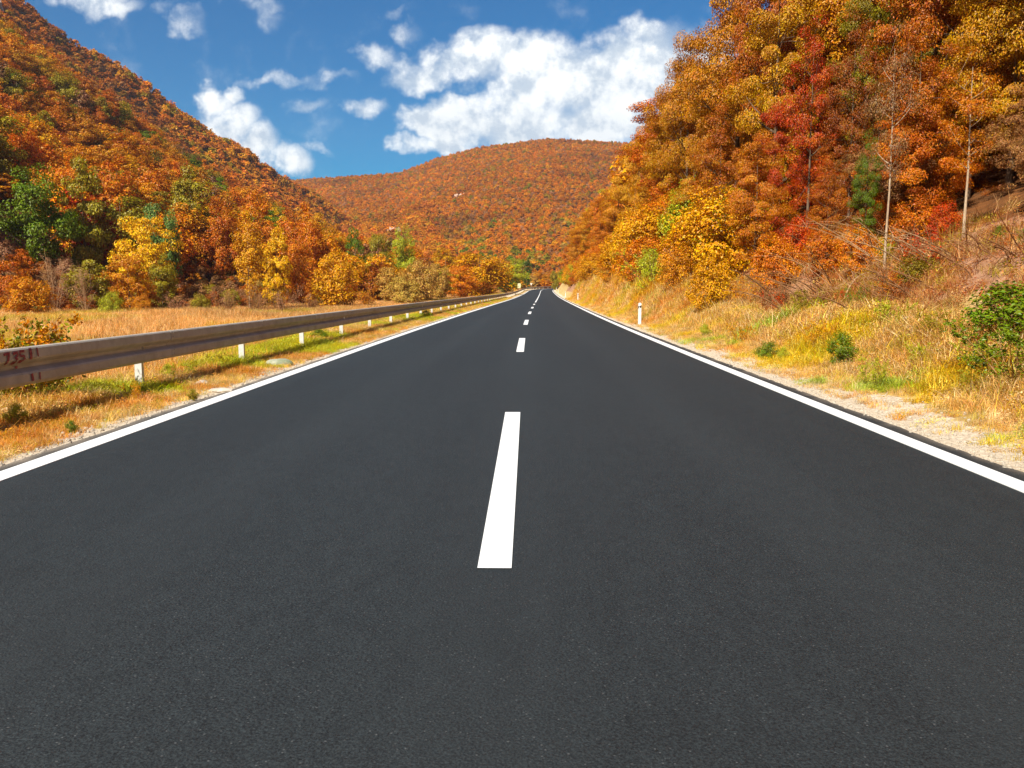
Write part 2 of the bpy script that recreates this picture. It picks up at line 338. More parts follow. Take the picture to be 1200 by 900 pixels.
# ------------------------------------------------------------------ terrain
def ss(x, a, b): 
    k = np.clip((x-a)/(b-a), 0, 1); return k*k*(3-2*k)
rY = np.array([-200, 0, 300, 500, 520, 560, 600, 640, 680, 720, 760, 820.])
rX = np.array([-330, -330, -325, -308, -269, -228, -190, -174, -161, -137, -99, -60.])
rZ = np.array([240, 240, 225, 184, 150, 119, 91, 83, 69, 38, 8, 2.])
fY = np.array([-200, 0, 60, 74, 82, 89, 100, 128, 160, 200, 260, 300, 500, 600, 700, 760, 820.])
fX = np.array([-90, -80, -68, -60, -52, -40, -33, -29, -27, -25, -23, -27, -52, -70, -88, -80, -60.])
gY = np.array([-.30, -.27, -.147, -.105, -.058, .022, .117, .30, .6])
gZ = np.array([.122, .124, .132, .148, .160, .170, .165, .155, .15])
def height(x, y):
    U, A = road_uv(x, y); zr = road_z(A)
    # right bank, grassy foot then a steep wooded slope
    f = ss(A, 22, 60); h1 = np.interp(U, [4.0, 5.0, 7.2, 9.2, 12, 16, 30, 60, 120, 400], [0, .10, 1.1, 2.35, 3.7, 5.6, 14, 40, 80, 120])
    h2 = np.interp(U, [4.0, 4.7, 6.0, 7.4, 10, 16, 30, 60, 120, 400], [0, .15, 1.9, 3.7, 5.4, 9.2, 20, 44, 80, 120])
    right = h1*(1-f)+h2*f
    # left: verge, then a meadow a little below the road
    left = np.interp(-U, [4.0, 5.6, 7.5, 12, 400], [0, -.02, -.6, -1.35, -1.35])*(1-ss(A, 90, 240)*.75)
    base = zr+np.where(U > 0, right*(1-.0*A), left)
    base = base + fbm(x, y, 7, 3)*np.clip((np.abs(U)-4.6)/6, 0, 1)*.28+fbm(x, y, 1.3, 5)*np.clip((np.abs(U)-4.4)/2, 0, 1)*.07
    base = base + fbm(x, y, 60, 9)*np.clip((np.abs(U)-25)/50, 0, 1)*np.where(U > 0, 6, .6)
    # left hill
    xr = np.interp(y, rY, rX); zR = np.interp(y, rY, rZ); xf = np.interp(y, fY, fX)
    w = (xf-x)/(xf-xr); hl = np.where(w < 1, zR*np.clip(w, 0, 1)**1.5, zR*(1-.25*(w-1)))
    hl = np.where((y > 820), 0, hl)*np.where(w > 0, 1, 0)
    hl = hl*(1+.08*fbm(x, y, 90, 21))+fbm(x, y, 35, 23)*6*np.clip(w*4, 0, 1)
    hl = np.where((w > 0) & (y < 820), hl-1.35+1.0*ss(y, 90, 240), -50)
    # far hill
    tt = x/np.maximum(y, 50); e = np.interp(tt, gY, gZ); ft = (y-430)/(1150-430)
    hf = (1150*e+1.3)*np.where(ft < 1, np.clip(ft, 0, 1)**1.05, 1-.3*(ft-1))*np.where(y > 300, 1, 0)
    hf = hf*(1+.07*fbm(x, y, 160, 31)*np.clip(2.2*(1-ft), 0, 1)); hf = np.where(y > 400, hf, -50)
    und = np.where(np.abs(U) < 3.42, -.07-ss(A, 60, 300)*.1, 0)
    far_right = np.where(y > 330, ss(y, 330, 420), 0)
    return np.maximum(np.maximum(base*(1-far_right)+und, hl), hf), U, A, w
def grow(a, b, s0, g):
    v = [a]; s = s0
    while v[-1] < b: v.append(v[-1]+s); s *= g
    return np.array(v)
xr_ = grow(9.5, 1500, .24, 1.045); xl_ = grow(9.0, 1500, .24, 1.045)
X1 = np.concatenate([-xl_[::-1], np.arange(-8.8, 9.4, .2), xr_])
Y1 = np.concatenate([-grow(8, 400, .5, 1.08)[::-1], np.arange(-7.6, 30, .3), grow(30, 3000, .3, 1.0125)])
Y1 = Y1[(np.cumsum(np.concatenate([[1], np.diff(Y1) > 0.02])) > 0)]
GX, GY = np.meshgrid(X1, Y1); GZ, GU, GA, GW = height(GX, GY)
nx_, ny_ = len(X1), len(Y1); ii = np.arange(ny_-1)[:, None]*nx_+np.arange(nx_-1)[None, :]
gm_ = mesh_np('ground', np.stack([GX, GY, GZ], -1), np.stack([ii, ii+1, ii+1+nx_, ii+nx_], -1).reshape(-1, 4), None, M['ground'], True)
edge_n = fbm(GX, GY, 1.6, 41)
grav = np.where(GU > 0, 1-ss(GU+edge_n*.5, 3.95, 4.6), 1-ss(-GU+edge_n*.3, 3.8, 4.05))*np.where(np.abs(GU) > 3.3, 1, 1)
mead = np.where(GU < 0, np.where(GW > 0.02, 0, 1), 1-ss(GU+fbm(GX, GY, 4, 43)*1.2, 6.6, 8.4)*1.0)
mead = mead*(GY < 300)
soilm = np.where(GU > 0, ss(GU+fbm(GX, GY, 3, 47)*1.2, 6.8, 7.6)*(1-ss(GU, 9, 11)), 0)*(GA < 320)
soilm = np.maximum(soilm, np.where((GU > 4.9) & (GA > 60) & (GA < 170), .9*ss(GU, 4.8, 5.6)*(1-ss(GU, 8, 9)), 0))
zc = gm_.color_attributes.new('zone', 'FLOAT_COLOR', 'POINT')
zc.data.foreach_set('color', np.stack([grav, mead, soilm, np.ones_like(grav)], -1).astype(np.float32).ravel())
ground = link('ground', gm_, kind='structure')
from bisect import bisect_right
def gz(x, y):
    """bilinear height from the grid"""
    x = np.atleast_1d(np.asarray(x, float)); y = np.atleast_1d(np.asarray(y, float))
    i = np.clip(np.searchsorted(X1, x)-1, 0, nx_-2); j = np.clip(np.searchsorted(Y1, y)-1, 0, ny_-2)
    fx = np.clip((x-X1[i])/(X1[i+1]-X1[i]), 0, 1); fy = np.clip((y-Y1[j])/(Y1[j+1]-Y1[j]), 0, 1)
    return (GZ[j, i]*(1-fx)+GZ[j, i+1]*fx)*(1-fy)+(GZ[j+1, i]*(1-fx)+GZ[j+1, i+1]*fx)*fy
def gz1(x, y): return float(gz(x, y)[0])
# ------------------------------------------------------------------ road
def ribbon(a, offs, z):
    rows = [rpos(a, o, dz) for o, dz in zip(offs, z)]; V = np.stack(rows, 1); n, k = V.shape[:2]
    i = np.arange(n-1)[:, None]*k+np.arange(k-1)[None, :]
    return V.reshape(-1, 3), np.stack([i, i+1, i+1+k, i+k], -1).reshape(-1, 4)
ra = np.concatenate([np.arange(-60, -3, 1.5), np.arange(-3, 45, .2), np.arange(45, 230, 1.5), np.arange(230, 470, 1.0)]); 
WL, WR = -3.72, 3.66
WZ = .012
offs = [WL-.09, WL, -2.8, -1.4, 0, 1.4, 2.8, WR, WR+.09]; zz = [-.035, .010, .018, .028, .032, .028, .018, .010, -.035]
V, Q = ribbon(ra, offs, zz)
# ragged asphalt edges
jit = fbm(ra, ra*0+3, .9, 77, 3)*.05
Vr = V.reshape(len(ra), len(offs), 3)
for k in (0, 1): Vr[:, k, 0] += jit
for k in (-1, -2): Vr[:, k, 0] += jit[::-1]
rm = mesh_np('road', V, Q, None, M['asphalt'], True)
uvl = rm.uv_layers.new(name='UVMap'); li = np.zeros(len(rm.loops), dtype=np.int32); rm.loops.foreach_get('vertex_index', li)
uv = np.stack([np.tile(np.array(offs), len(ra)), np.repeat(ra, len(offs))], 1)[li]; uvl.data.foreach_set('uv', uv.astype(np.float32).ravel())
road = link('road', rm, kind='structure')
def crown_z(u): return float(np.interp(u, offs, zz))
def marking(name, a0, a1, u0, u1, step=1.5):
    a = np.linspace(a0, a1, max(2, int((a1-a0)/step)+1)); um = (u0+u1)/2
    lift = .005
    V, Q = ribbon(a, [u0-.0, u0, u1, u1+.0], [crown_z(u0)-.01, crown_z(u0)+lift, crown_z(u1)+lift, crown_z(u1)-.01])
    return link(name, mesh_np(name, V, Q, None, M['paint']), road)
L_ = marking('edge_line', -60, 460, -3.60, -3.41, 1.0); R_ = marking('edge_line', -60, 460, 3.31, 3.49, 1.0)
L_['label'] = 'solid white edge line beside the guardrail'; R_['label'] = 'solid white edge line beside the gravel shoulder'
for k in range(-5, 6):
    s0 = 3.78+13.65*k; marking('centre_dash', s0, s0+5.0, -.078, .078, 1.0)
marking('centre_line', 86, 440, -.07, .07, 1.0)['label'] = 'solid white centre line at the far bend'
# ------------------------------------------------------------------ guardrail
rail = thing('guardrail', 'long beige steel guardrail on white posts along the left verge, red numbers sprayed near end', 'guardrail', (0, 0, 0))
RU = -4.94; SP = 4.1; A0 = 11.25
# W profile: (sideways towards the road, height) of the face, from top lip to bottom lip
prof = np.array([(-.034, .712), (-.030, .722), (.026, .719), (.042, .704), (.047, .612), (.036, .592), (-.028, .548), (-.030, .512), (.036, .474), (.047, .454), (.047, .374), (.030, .346), (-.004, .336), (-.030, .342)])
th_ = .004
ring = np.vstack([prof, prof[::-1]+np.array([-.006, 0])]); nr = len(ring)
def rail_panel(a0, a1, bump):
    a = np.linspace(a0, a1, max(3, int((a1-a0)/1.0)+1)); g = Geo(); V = []
    for (u, h) in ring: V.append(rpos(a, RU+u+bump, 0)+np.array([0, 0, h]))
    V = np.stack(V, 1); n = len(a); i = np.arange(n-1)[:, None]*nr; j = np.arange(nr)[None, :]; j2 = (j+1) % nr
    Q = np.stack([i+j, i+nr+j, i+nr+j2, i+j2], -1).reshape(-1, 4); g.add(V.reshape(-1, 3), Q)
    caps = []
    h = len(prof)
    for o in (0, (n-1)*nr):
        for m in range(h-1): caps.append([o+m, o+m+1, o+nr-2-m, o+nr-1-m])
    g.Q.append(np.array(caps)); return g.mesh('rail_panel', M['steel'], False)
npan = 78
for k in range(-4, npan):
    a0 = A0+.75+SP*k-SP; a1 = a0+SP+.22
    if a0 > 330: break
    link('rail_panel', rail_panel(a0, a1, .007 if k % 2 else 0.0), rail)
gp = Geo()
# C-shaped post: web towards the traffic, two returning flanges
gp.box((0, -.030, .0), (.094, .006, 1.34)); gp.box((-.044, .0, .0), (.006, .054, 1.34)); gp.box((.044, .0, .0), (.006, .054, 1.34))
gp.box((-.034, .03, .0), (.026, .006, 1.34)); gp.box((.034, .03, .0), (.026, .006, 1.34))
pm = gp.mesh('post', M['post'])
gb = Geo(); gb.box((0, 0, 0), (.05, .09, .20)); sm_ = gb.mesh('spacer', M['steel'])
gt = Geo()
th = np.arange(6)/6*2*math.pi; 
for (x0, x1, r) in ((0, .012, .021), (.012, .022, .011)):
    a_ = np.stack([np.full(6, x0), np.cos(th)*r, np.sin(th)*r], 1); b_ = a_+np.array([x1-x0, 0, 0])
    gt.add(np.vstack([a_, b_, [[x1, 0, 0]]]), [[i, (i+1) % 6, 6+(i+1) % 6, 6+i] for i in range(6)], [[12, 6+i, 6+(i+1) % 6] for i in range(6)])
bm_ = gt.mesh('bolt', M['steel'])
gref = Geo(); gref.box((.012, 0, 0), (.02, .10, .075)); gref.box((.026, 0, 0), (.008, .085, .06)); refm = gref.mesh('reflector', M['reflector'])
for k in range(-4, npan):
    a = A0+SP*k
    if a > 330: break
    p = rpos(a, RU-.085, 0); tx = np.interp(a, arc, tang[:, 0]); ty = np.interp(a, arc, tang[:, 1]); rz = math.atan2(-tx, ty)
    z0 = min(gz1(p[0], p[1]), p[2])
    o = link('post', pm, rail, (p[0], p[1], p[2]+.02)); o.rotation_euler.z = rz
    q = rpos(a, RU-.053, .525); o = link('spacer', sm_, rail, q); o.rotation_euler.z = rz
    q = rpos(a, RU-.024, .524); o = link('bolt', bm_, rail, q); o.rotation_euler.z = rz
    if a < 45:
        for hh in (.69, .635, .585, .45, .40):
            q = rpos(a+.82, RU+float(np.interp(hh, prof[::-1, 1], prof[::-1, 0]))+.006, hh); o = link('bolt', bm_, rail, q); o.scale = (.55,)*3; o.rotation_euler.z = rz
    if (k % 4) == 3:
        q = rpos(a, RU-.022, .524); o = link('reflector', refm, rail, q); o.rotation_euler.z = rz
# red sprayed figures on the near panel: strokes laid on the face of the beam
def stroke_mesh(strokes, w, name):
    g = Geo()
    for pts in strokes:
        pts = np.array(pts, float)
        dd = np.diff(pts, axis=0); keep = []
        P = [pts[0]]
        for i in range(len(dd)):
            n = max(1, int(np.linalg.norm(dd[i])/.02)); P += [pts[i]+dd[i]*(j+1)/n for j in range(n)]
        P = np.array(P); tt = np.gradient(P, axis=0); tt /= np.linalg.norm(tt, axis=1)[:, None]; nn = np.stack([-tt[:, 1], tt[:, 0]], 1)
        ww = w*(.75+.5*vnoise(np.arange(len(P))*.9, P[:, 0]*0+len(pts)*3.3, 3))
        L = P+nn*ww[:, None]/2; R = P-nn*ww[:, None]/2
        def onface(s): 
            u = np.interp(s[:, 1], prof[::-1, 1], prof[::-1, 0]); p = rpos(s[:, 0], 0, 0); 
            nx = np.interp(s[:, 0], arc, norm_[:, 0]); ny = np.interp(s[:, 0], arc, norm_[:, 1]); k = RU+u+.0105
            return np.stack([p[:, 0]+nx*k, p[:, 1]+ny*k, p[:, 2]+s[:, 1]], 1)
        A_ = onface(L); B_ = onface(R); n = len(P); V = np.stack([A_, B_], 1).reshape(-1, 3)
        i = np.arange(n-1)*2; g.add(V, np.stack([i, i+1, i+3, i+2], 1))
    o = link(name, g.mesh(name, M['red_paint']), rail); return o
# distance along the rail of a photo column x: a = |X|/(618-x)*1000
def ax(px): return 5.03/(VPX-px)*1000-.0
def hx(px, py): return CAMH+(VPY-py)/1000*ax(px)
t_ = []
s1 = [[(ax(-3), .675), (ax(4), .685), (ax(2.5), .640), (ax(1), .575)],
      [(ax(8.5), .672), (ax(13.5), .686), (ax(14), .650), (ax(10.5), .632), (ax(14), .615), (ax(13), .580), (ax(8.5), .582)],
      [(ax(22.5), .690), (ax(17), .690), (ax(17), .645), (ax(21.5), .642), (ax(22.5), .612), (ax(20.5), .585), (ax(16.5), .590)]]
for s_ in s1: stroke_mesh([s_], .030, 'painted_number')
for st_, w_ in (([(ax(30), .712), (ax(30), .595)], .045), ([(ax(29.5), .452), (ax(30.5), .376)], .04), ([(ax(20), .54), (ax(20.3), .515)], .04), ([(ax(38), .71), (ax(38.5), .62)], .022), ([(ax(39), .452), (ax(39), .376)], .022)): stroke_mesh([st_], w_, 'painted_stroke')
# ------------------------------------------------------------------ marker posts, signs, stones
def marker_post(a, u, label):
    p = rpos(a, u, 0); z = gz1(p[0], p[1]); t = thing('marker_post', label, 'marker post', (p[0], p[1], z), 0, 'white marker posts on the right shoulder')
    g = Geo(); hw = [(.055, .04, -.15), (.055, .04, .68), (.052, .028, .78), (.03, .012, .80)]
    rings = []
    for (w, d, h) in hw: rings.append([(-w, -d, h), (w, -d, h), (w*.9, d, h), (-w*.9, d, h)])
    V = np.array(rings).reshape(-1, 3); Q = []
    for k in range(3): Q += [[k*4+i, k*4+(i+1) % 4, k*4+4+(i+1) % 4, k*4+4+i] for i in range(4)]
    Q.append([12, 13, 14, 15]); g.add(V, Q); link('post', g.mesh('post', M['white']), t)
    g = Geo(); V = []
    for (h, d) in ((.60, 0), (.68, .0)):
        V += [(-.057, -.042, h+.0), (.057, -.042, h+.03), (.053, .042, h+.03), (-.053, .042, h)]
    g.add(V, [[0, 1, 5, 4], [1, 2, 6, 5], [2, 3, 7, 6], [3, 0, 4, 7], [4, 5, 6, 7], [3, 2, 1, 0]]); b = link('black_band', g.mesh('black_band', M['black']), t)
    g = Geo(); g.box((-.02, -.0435, .64), (.03, .005, .05)); link('reflector', g.mesh('reflector', M['reflector']), b)
    return t
marker_post(31.5, 4.18, 'nearest white marker post with black band below a pale green shrub')
marker_post(92, 4.5, 'second nearest white marker post where the road edge narrows ahead')
marker_post(140, 4.4, 'small distant white marker post before the green roadside tree')
marker_post(205, 4.3, 'tiny white marker post left of the green tree at the bend')
marker_post(268, 4.3, 'farthest white marker post at the start of the bend')
def road_sign(a, u, label, w, h, top, mat, tri=False):
    p = rpos(a, u, 0); z = gz1(p[0], p[1]); t = thing('road_sign', label, 'road sign', (p[0], p[1], z))
    g = Geo(); g.tube([(0, .03, -.3), (0, .03, top)], .035, 8); link('sign_post', g.mesh('sign_post', M['sign_grey']), t)
    g = Geo()
    if tri:
        r = w/2; pts = [(-r, top), (r, top), (0, top-r*1.75)]
        V = [(x, -.01, zz2) for x, zz2 in pts]+[(x, .012, zz2) for x, zz2 in pts]; g.add(V, [[0, 2, 5, 3], [2, 1, 4, 5], [1, 0, 3, 4]], [[0, 1, 2], [5, 4, 3]])
    else: g.box((0, 0, top-h/2), (w, .025, h))
    link('sign_plate', g.mesh('sign_plate', mat), t)
    g = Geo(); g.box((0, .03, top-.25), (.22, .03, .04)); g.box((0, .03, top-min(h, .6)+.1), (.2, .03, .04)); link('bracket', g.mesh('bracket', M['sign_grey']), t)
    return t
road_sign(243, -6.1, 'pale yellow rectangular sign standing behind the far guardrail', .85, 1.25, 2.25, M['sign_yellow'])
road_sign(289, -6.5, 'small pale triangular sign pointing down beyond the bend', .95, .8, 2.0, M['sign_white'], True)
def rock_mesh(name, sx, sy, sz, seed, mat, sub=2, rough=.35):
    import bmesh
    b = bmesh.new(); bmesh.ops.create_icosphere(b, subdivisions=sub, radius=1)
    V = np.array([v.co for v in b.verts]); n = np.array([fbm(np.array([v[0]*3+seed*7.7+v[2]*2]), np.array([v[1]*3-v[2]*2.6]), 1.6, seed, 3)[0] for v in V])
    for v, k in zip(b.verts, n): v.co = Vector((v.co.x*sx, v.co.y*sy, v.co.z*sz))*(1+rough*float(k))
    me = D.meshes.new(name); b.to_mesh(me); b.free(); me.materials.append(mat); return me
def rock(px, Y, s, label, mat='stone', seed=1, name='rock', cat='rock', rough=.35):
    x = xat(px, Y); o = link(name, rock_mesh(name, s[0], s[1], s[2], seed, M[mat], 3, rough), None, (x, Y, gz1(x, Y)+s[2]*.35)); return tag(o, label, cat)
rock(325, 14.6, (.24, .17, .09), 'flat grey green mossy concrete block on left verge beside fourth guardrail post', 'concrete', 4, 'concrete_block', 'concrete block', .12)
rock(1014, 15.6, (.085, .08, .07), 'small white stone at the top of the grassy right bank')
rock(1062, 14.2, (.11, .09, .06), 'pale flat stone low on the right bank below the white stone', seed=3)
rock(255, 10.8, (.16, .11, .035), 'pale flat slab lying in weeds right of the nearest guardrail post', seed=9)
rock(232, 11.6, (.10, .12, .05), 'pale rounded stone in the weeds between the two nearest visible guardrail posts', seed=12)
# ------------------------------------------------------------------ foliage generators
def unit(v): return v/(np.linalg.norm(v, axis=-1, keepdims=True)+1e-9)
def leaf_quads(Cn, N, size, r, aspect=.62, fold=.12):
    n = len(Cn); ref = r.normal(size=(n, 3)); N = unit(N); a = unit(np.cross(N, ref)); b = np.cross(N, a)
    s = size*(.65+.7*r.random(n))[:, None]
    V = np.stack([Cn-a*s*.5, Cn+b*s*.5*aspect+N*s*fold, Cn+a*s*.5, Cn-b*s*.5*aspect+N*s*fold], 1).reshape(-1, 3)
    i = np.arange(n)[:, None]*4; return V, i+np.array([[0, 1, 2, 3]])
def curve_pts(a, b, bend, n=6):
    a = np.array(a, float); b = np.array(b, float); t = np.linspace(0, 1, n)[:, None]; c = (a+b)/2+bend
    return (1-t)**2*a+2*t*(1-t)*c+t*t*b
def make_tree(name, seed, H=10.0, R=3.6, base=.22, nclump=90, leaves=280, lsize=.11, flat=.55, crad=.85, shell=.55, top=1.0,
              leafmat='leaf_o', barkmat='bark', trunk_r=.16, limbs=True, droop=0.0, extra_fill=.15, lean=0.0, shape=1.0, kside=5):
    """returns (trunk mesh, crown mesh): clumps of leaf faces carried on limbs"""
    r = np.random.default_rng(seed)
    zc0 = H*base; zc1 = H*top; hc = (zc1-zc0)
    # clump centres in the outer part of a lumpy envelope
    cs = []
    while len(cs) < nclump:
        d = unit(r.normal(size=3)); rr = (shell+(1-shell)*r.random()**.6) if r.random() > extra_fill else r.random()*shell
        lump = 1+.30*fbm(np.array([d[0]*2.2+seed]), np.array([d[2]*2.2+d[1]*1.7]), 1.1, seed, 2)[0]
        zz_ = d[2]*rr*lump; wz = 1.0-.28*max(0, zz_)*shape-.25*max(0, -zz_)
        p = np.array([d[0]*R*rr*lump*wz, d[1]*R*rr*lump*wz, zc0+hc*(.46+.5*zz_)])
        if p[2] < zc0*.8: continue
        if all(np.linalg.norm((p-q)*[1, 1, 1.3]) > crad*.52 for q in cs) or r.random() < .1: cs.append(p)
    cs = np.array(cs); g = Geo(); G2 = Geo()
    cen = np.array([0, 0, zc0+hc*.42])
    # trunk
    tp = [(0, 0, -.6)]; nseg = 8
    for k in range(1, nseg+1):
        f = k/nseg; tp.append((lean*f*H*.3+.05*H*.25*fbm(np.array([f*2.+seed]), np.array([.3]), 1, seed, 2)[0], .05*H*.25*fbm(np.array([f*2.+seed]), np.array([7.3]), 1, seed, 2)[0], H*.86*f))
    tp = np.array(tp); tr = trunk_r*(1.25-1.12*np.linspace(0, 1, len(tp))**.8); tr[0] *= 1.35; G2.tube(tp, tr, 8)
    def trunk_at(z): return np.array([np.interp(z, tp[:, 2], tp[:, i]) for i in range(3)]), float(np.interp(z, tp[:, 2], tr))
    if limbs:
        order = np.argsort(r.random(len(cs))); prim = order[:12]; nodes = []
        for k in prim:
            c = cs[k]; hz = math.hypot(c[0], c[1]); z0 = max(zc0*.75, min(c[2]-hz*.55, H*.8)); a, r0 = trunk_at(z0)
            P = curve_pts(a, c, np.array([0, 0, -.12*hz]), 6); rr = np.linspace(r0*.5, .012, 6); G2.tube(P, rr, kside, cap=False); nodes += [(P[i], rr[i]) for i in (2, 3, 4)]
        NP = np.array([n[0] for n in nodes]); NR = np.array([n[1] for n in nodes])
        for k in order[12:]:
            c = cs[k]; d = np.linalg.norm(NP-c, axis=1)+2*np.maximum(0, NP[:, 2]-c[2]); j = int(np.argmin(d))
            P = curve_pts(NP[j], c, r.normal(size=3)*.12, 4); G2.tube(P, np.linspace(NR[j]*.6, .008, 4), 3 if kside < 5 else 4, cap=False)
    out = unit((cs-cen)/np.array([R, R, hc*.5])); nl = leaves
    LC = []; LN = []
    for c, o_ in zip(cs, out):
        s = crad*(.65+.6*r.random()); d = unit(r.normal(size=(nl, 3))); rad_ = s*(.35+.65*r.random(nl)**.5)[:, None]
        p = d*rad_*np.array([1, 1, flat]); p[:, 2] -= droop*(p[:, 0]**2+p[:, 1]**2)/s
        LC.append(c+p); LN.append(unit(d*.55+o_*.45+np.array([0, 0, .55])+r.normal(size=(nl, 3))*.45))
    V, Q = leaf_quads(np.vstack(LC), np.vstack(LN), lsize, r); g.add(V, Q)
    return G2.mesh('trunk', M[barkmat], True), g.mesh('crown', M[leafmat])
def make_bare(name, seed, H=6, spread=1.8, stems=5, n2=9, n3=5, r0=.03, leaves=0, lsize=.09, up=.8, leafmat='leaf_o', mat='twig', ks=3):
    """multi-stemmed bare shrub or brush: arching stems with finer and finer twigs"""
    r = np.random.default_rng(seed); g = Geo(); tips = []
    for s in range(stems):
        th = r.random()*6.28; L = H*(.6+.4*r.random()); d = np.array([math.cos(th)*spread/H*r.random()**.5*1.2, math.sin(th)*spread/H*r.random()**.5*1.2, up]); e = d*L
        b0 = np.array([math.cos(th), math.sin(th), 0])*.12*spread*r.random()
        P = curve_pts(b0-[0, 0, .2], e, r.normal(size=3)*.08*H, 8); g.tube(P, np.linspace(r0, r0*.2, 8), 5, cap=False)
        for k in range(n2):
            f = .2+.78*r.random(); i = int(f*7); a = P[i]; l2 = L*.42*(1.1-f*.6)*(.5+.7*r.random()); dd = unit(unit(e)*.55+unit(r.normal(size=3))*.75+[0, 0, .15]); 
            P2 = curve_pts(a, a+dd*l2, r.normal(size=3)*.08*l2, 5); g.tube(P2, np.linspace(r0*.42, r0*.12, 5), ks, cap=False)
            for m in range(n3):
                i2 = 1+int(r.random()*4); a2 = P2[i2]; l3 = l2*.45*(.4+.8*r.random()); d3 = unit(dd*.7+unit(r.normal(size=3))*.75)
                P3 = curve_pts(a2, a2+d3*l3, r.normal(size=3)*.05*l3, 3); g.tube(P3, np.linspace(r0*.16, r0*.07, 3), 3, cap=False); tips.append(P3)
    stem = g.mesh('branches', M[mat], False); crown = None
    if leaves:
        T = np.vstack(tips); idx = r.integers(0, len(T), leaves); c = T[idx]+r.normal(size=(leaves, 3))*.06*H*.25
        V, Q = leaf_quads(c, r.normal(size=(leaves, 3))+[0, 0, .5], lsize, r); crown = mesh_np('leaves', V, Q, None, M[leafmat])
    return stem, crown
PR = {}
# near trees (small leaves)
PR['n_round'] = make_tree('n', 11, 11, 4.0, .16, 84, 740, .11, .50, 1.0, .62, barkmat='bark', trunk_r=.19)
PR['n_tall'] = make_tree('n', 12, 12, 3.0, .12, 74, 660, .11, .5, .92, .56, trunk_r=.17, shape=.7)
PR['n_plate'] = make_tree('n', 13, 10, 3.8, .12, 68, 700, .11, .27, 1.2, .5, trunk_r=.16, droop=.18)
PR['n_loose'] = make_tree('n', 14, 10.5, 3.1, .15, 85, 320, .105, .5, .75, .45, trunk_r=.13)
PR['n_slim'] = make_tree('n', 15, 11, 2.1, .34, 40, 120, .12, .5, .75, .35, barkmat='bark_pale', trunk_r=.105)
# middle distance
for k, (s, H, R, b, nc, fl, cr, sh) in enumerate([(21, 9, 3.6, .08, 60, .7, 1.15, .55), (22, 10, 3.0, .06, 55, .75, 1.05, .5), (23, 8.5, 3.9, .08, 55, .45, 1.3, .55), (24, 9.5, 3.3, .05, 70, .65, .9, .6), (25, 8, 3.2, .03, 50, .8, 1.1, .6)]):
    PR['m%d' % k] = make_tree('m', s, H, R, b, nc, 210, .25, fl*.85, cr, sh, trunk_r=.17, kside=4)
PR['m_slim'] = make_tree('m', 31, 13, 2.5, .12, 55, 150, .22, .8, .95, .5, trunk_r=.11, barkmat='bark_pale', kside=4)
PR['m_con'] = make_tree('m', 32, 9, 2.2, .02, 60, 180, .2, .6, .8, .6, trunk_r=.14, kside=4, shape=2.6)
# leafy shrubs, near and middle
PR['s_leafy'] = make_bare('s', 41, 1.6, 1.2, 9, 8, 4, .011, 2600, .062, .8)
PR['s_round'] = make_tree('s', 42, 1.3, .75, -.05, 46, 120, .065, .8, .26, .55, trunk_r=.02, kside=3)
PR['s_spread'] = make_tree('s', 43, 1.2, 1.1, -.10, 55, 90, .075, .7, .32, .5, trunk_r=.02, kside=3)
PR['s_big'] = make_tree('s', 44, 3.2, 1.9, -.02, 75, 150, .11, .75, .5, .5, trunk_r=.04, kside=3)
PR['s_loose'] = make_bare('s', 45, 2.6, 1.9, 10, 9, 4, .016, 2600, .085, .8)
PR['b_brown'] = make_bare('b', 51, 4.2, 2.4, 12, 12, 7, .03, 1500, .12, .8)
PR['b_bare'] = make_bare('b', 52, 8, 2.4, 4, 16, 9, .06, 900, .14, .95, mat='twig_pale')
PR['b_tan'] = make_bare('b', 53, 3.4, 2.6, 14, 12, 6, .025, 2600, .15, .75)
tri = 0
def place(kind, name, x, y, scale, tint, label, cat='tree', group=None, rz=None, hs=1.0, dz=0.0, r_=random.Random(5)):
    st, cr = PR[kind]
    t = thing(name, label, cat, (x, y, gz1(x, y)+dz), rz if rz is not None else r_.random()*6.28, group); t.scale = (scale, scale, scale*hs)
    link('trunk' if kind[0] in 'nm' or kind in ('s_round', 's_big', 's_spread') else 'branches', st, t)
    if cr:
        c = link('crown' if kind[0] in 'nm' else 'leaves', cr, t); c.color = (*tint, 1)
    return t
# tints (real leaf colours)
T = dict(orange=(.68, .23, .022), rust=(.56, .18, .038), red=(.60, .105, .026), gold=(.68, .34, .030), yellow=(.84, .50, .030), olive=(.34, .27, .030),
         lime=(.46, .46, .045), green=(.15, .21, .016), dark=(.065, .105, .014), brown=(.34, .17, .065), pink=(.46, .24, .13), tan=(.56, .34, .09), pale=(.58, .40, .10), amber=(.64, .27, .026), bluegreen=(.20, .30, .07), deep=(.36, .11, .028))
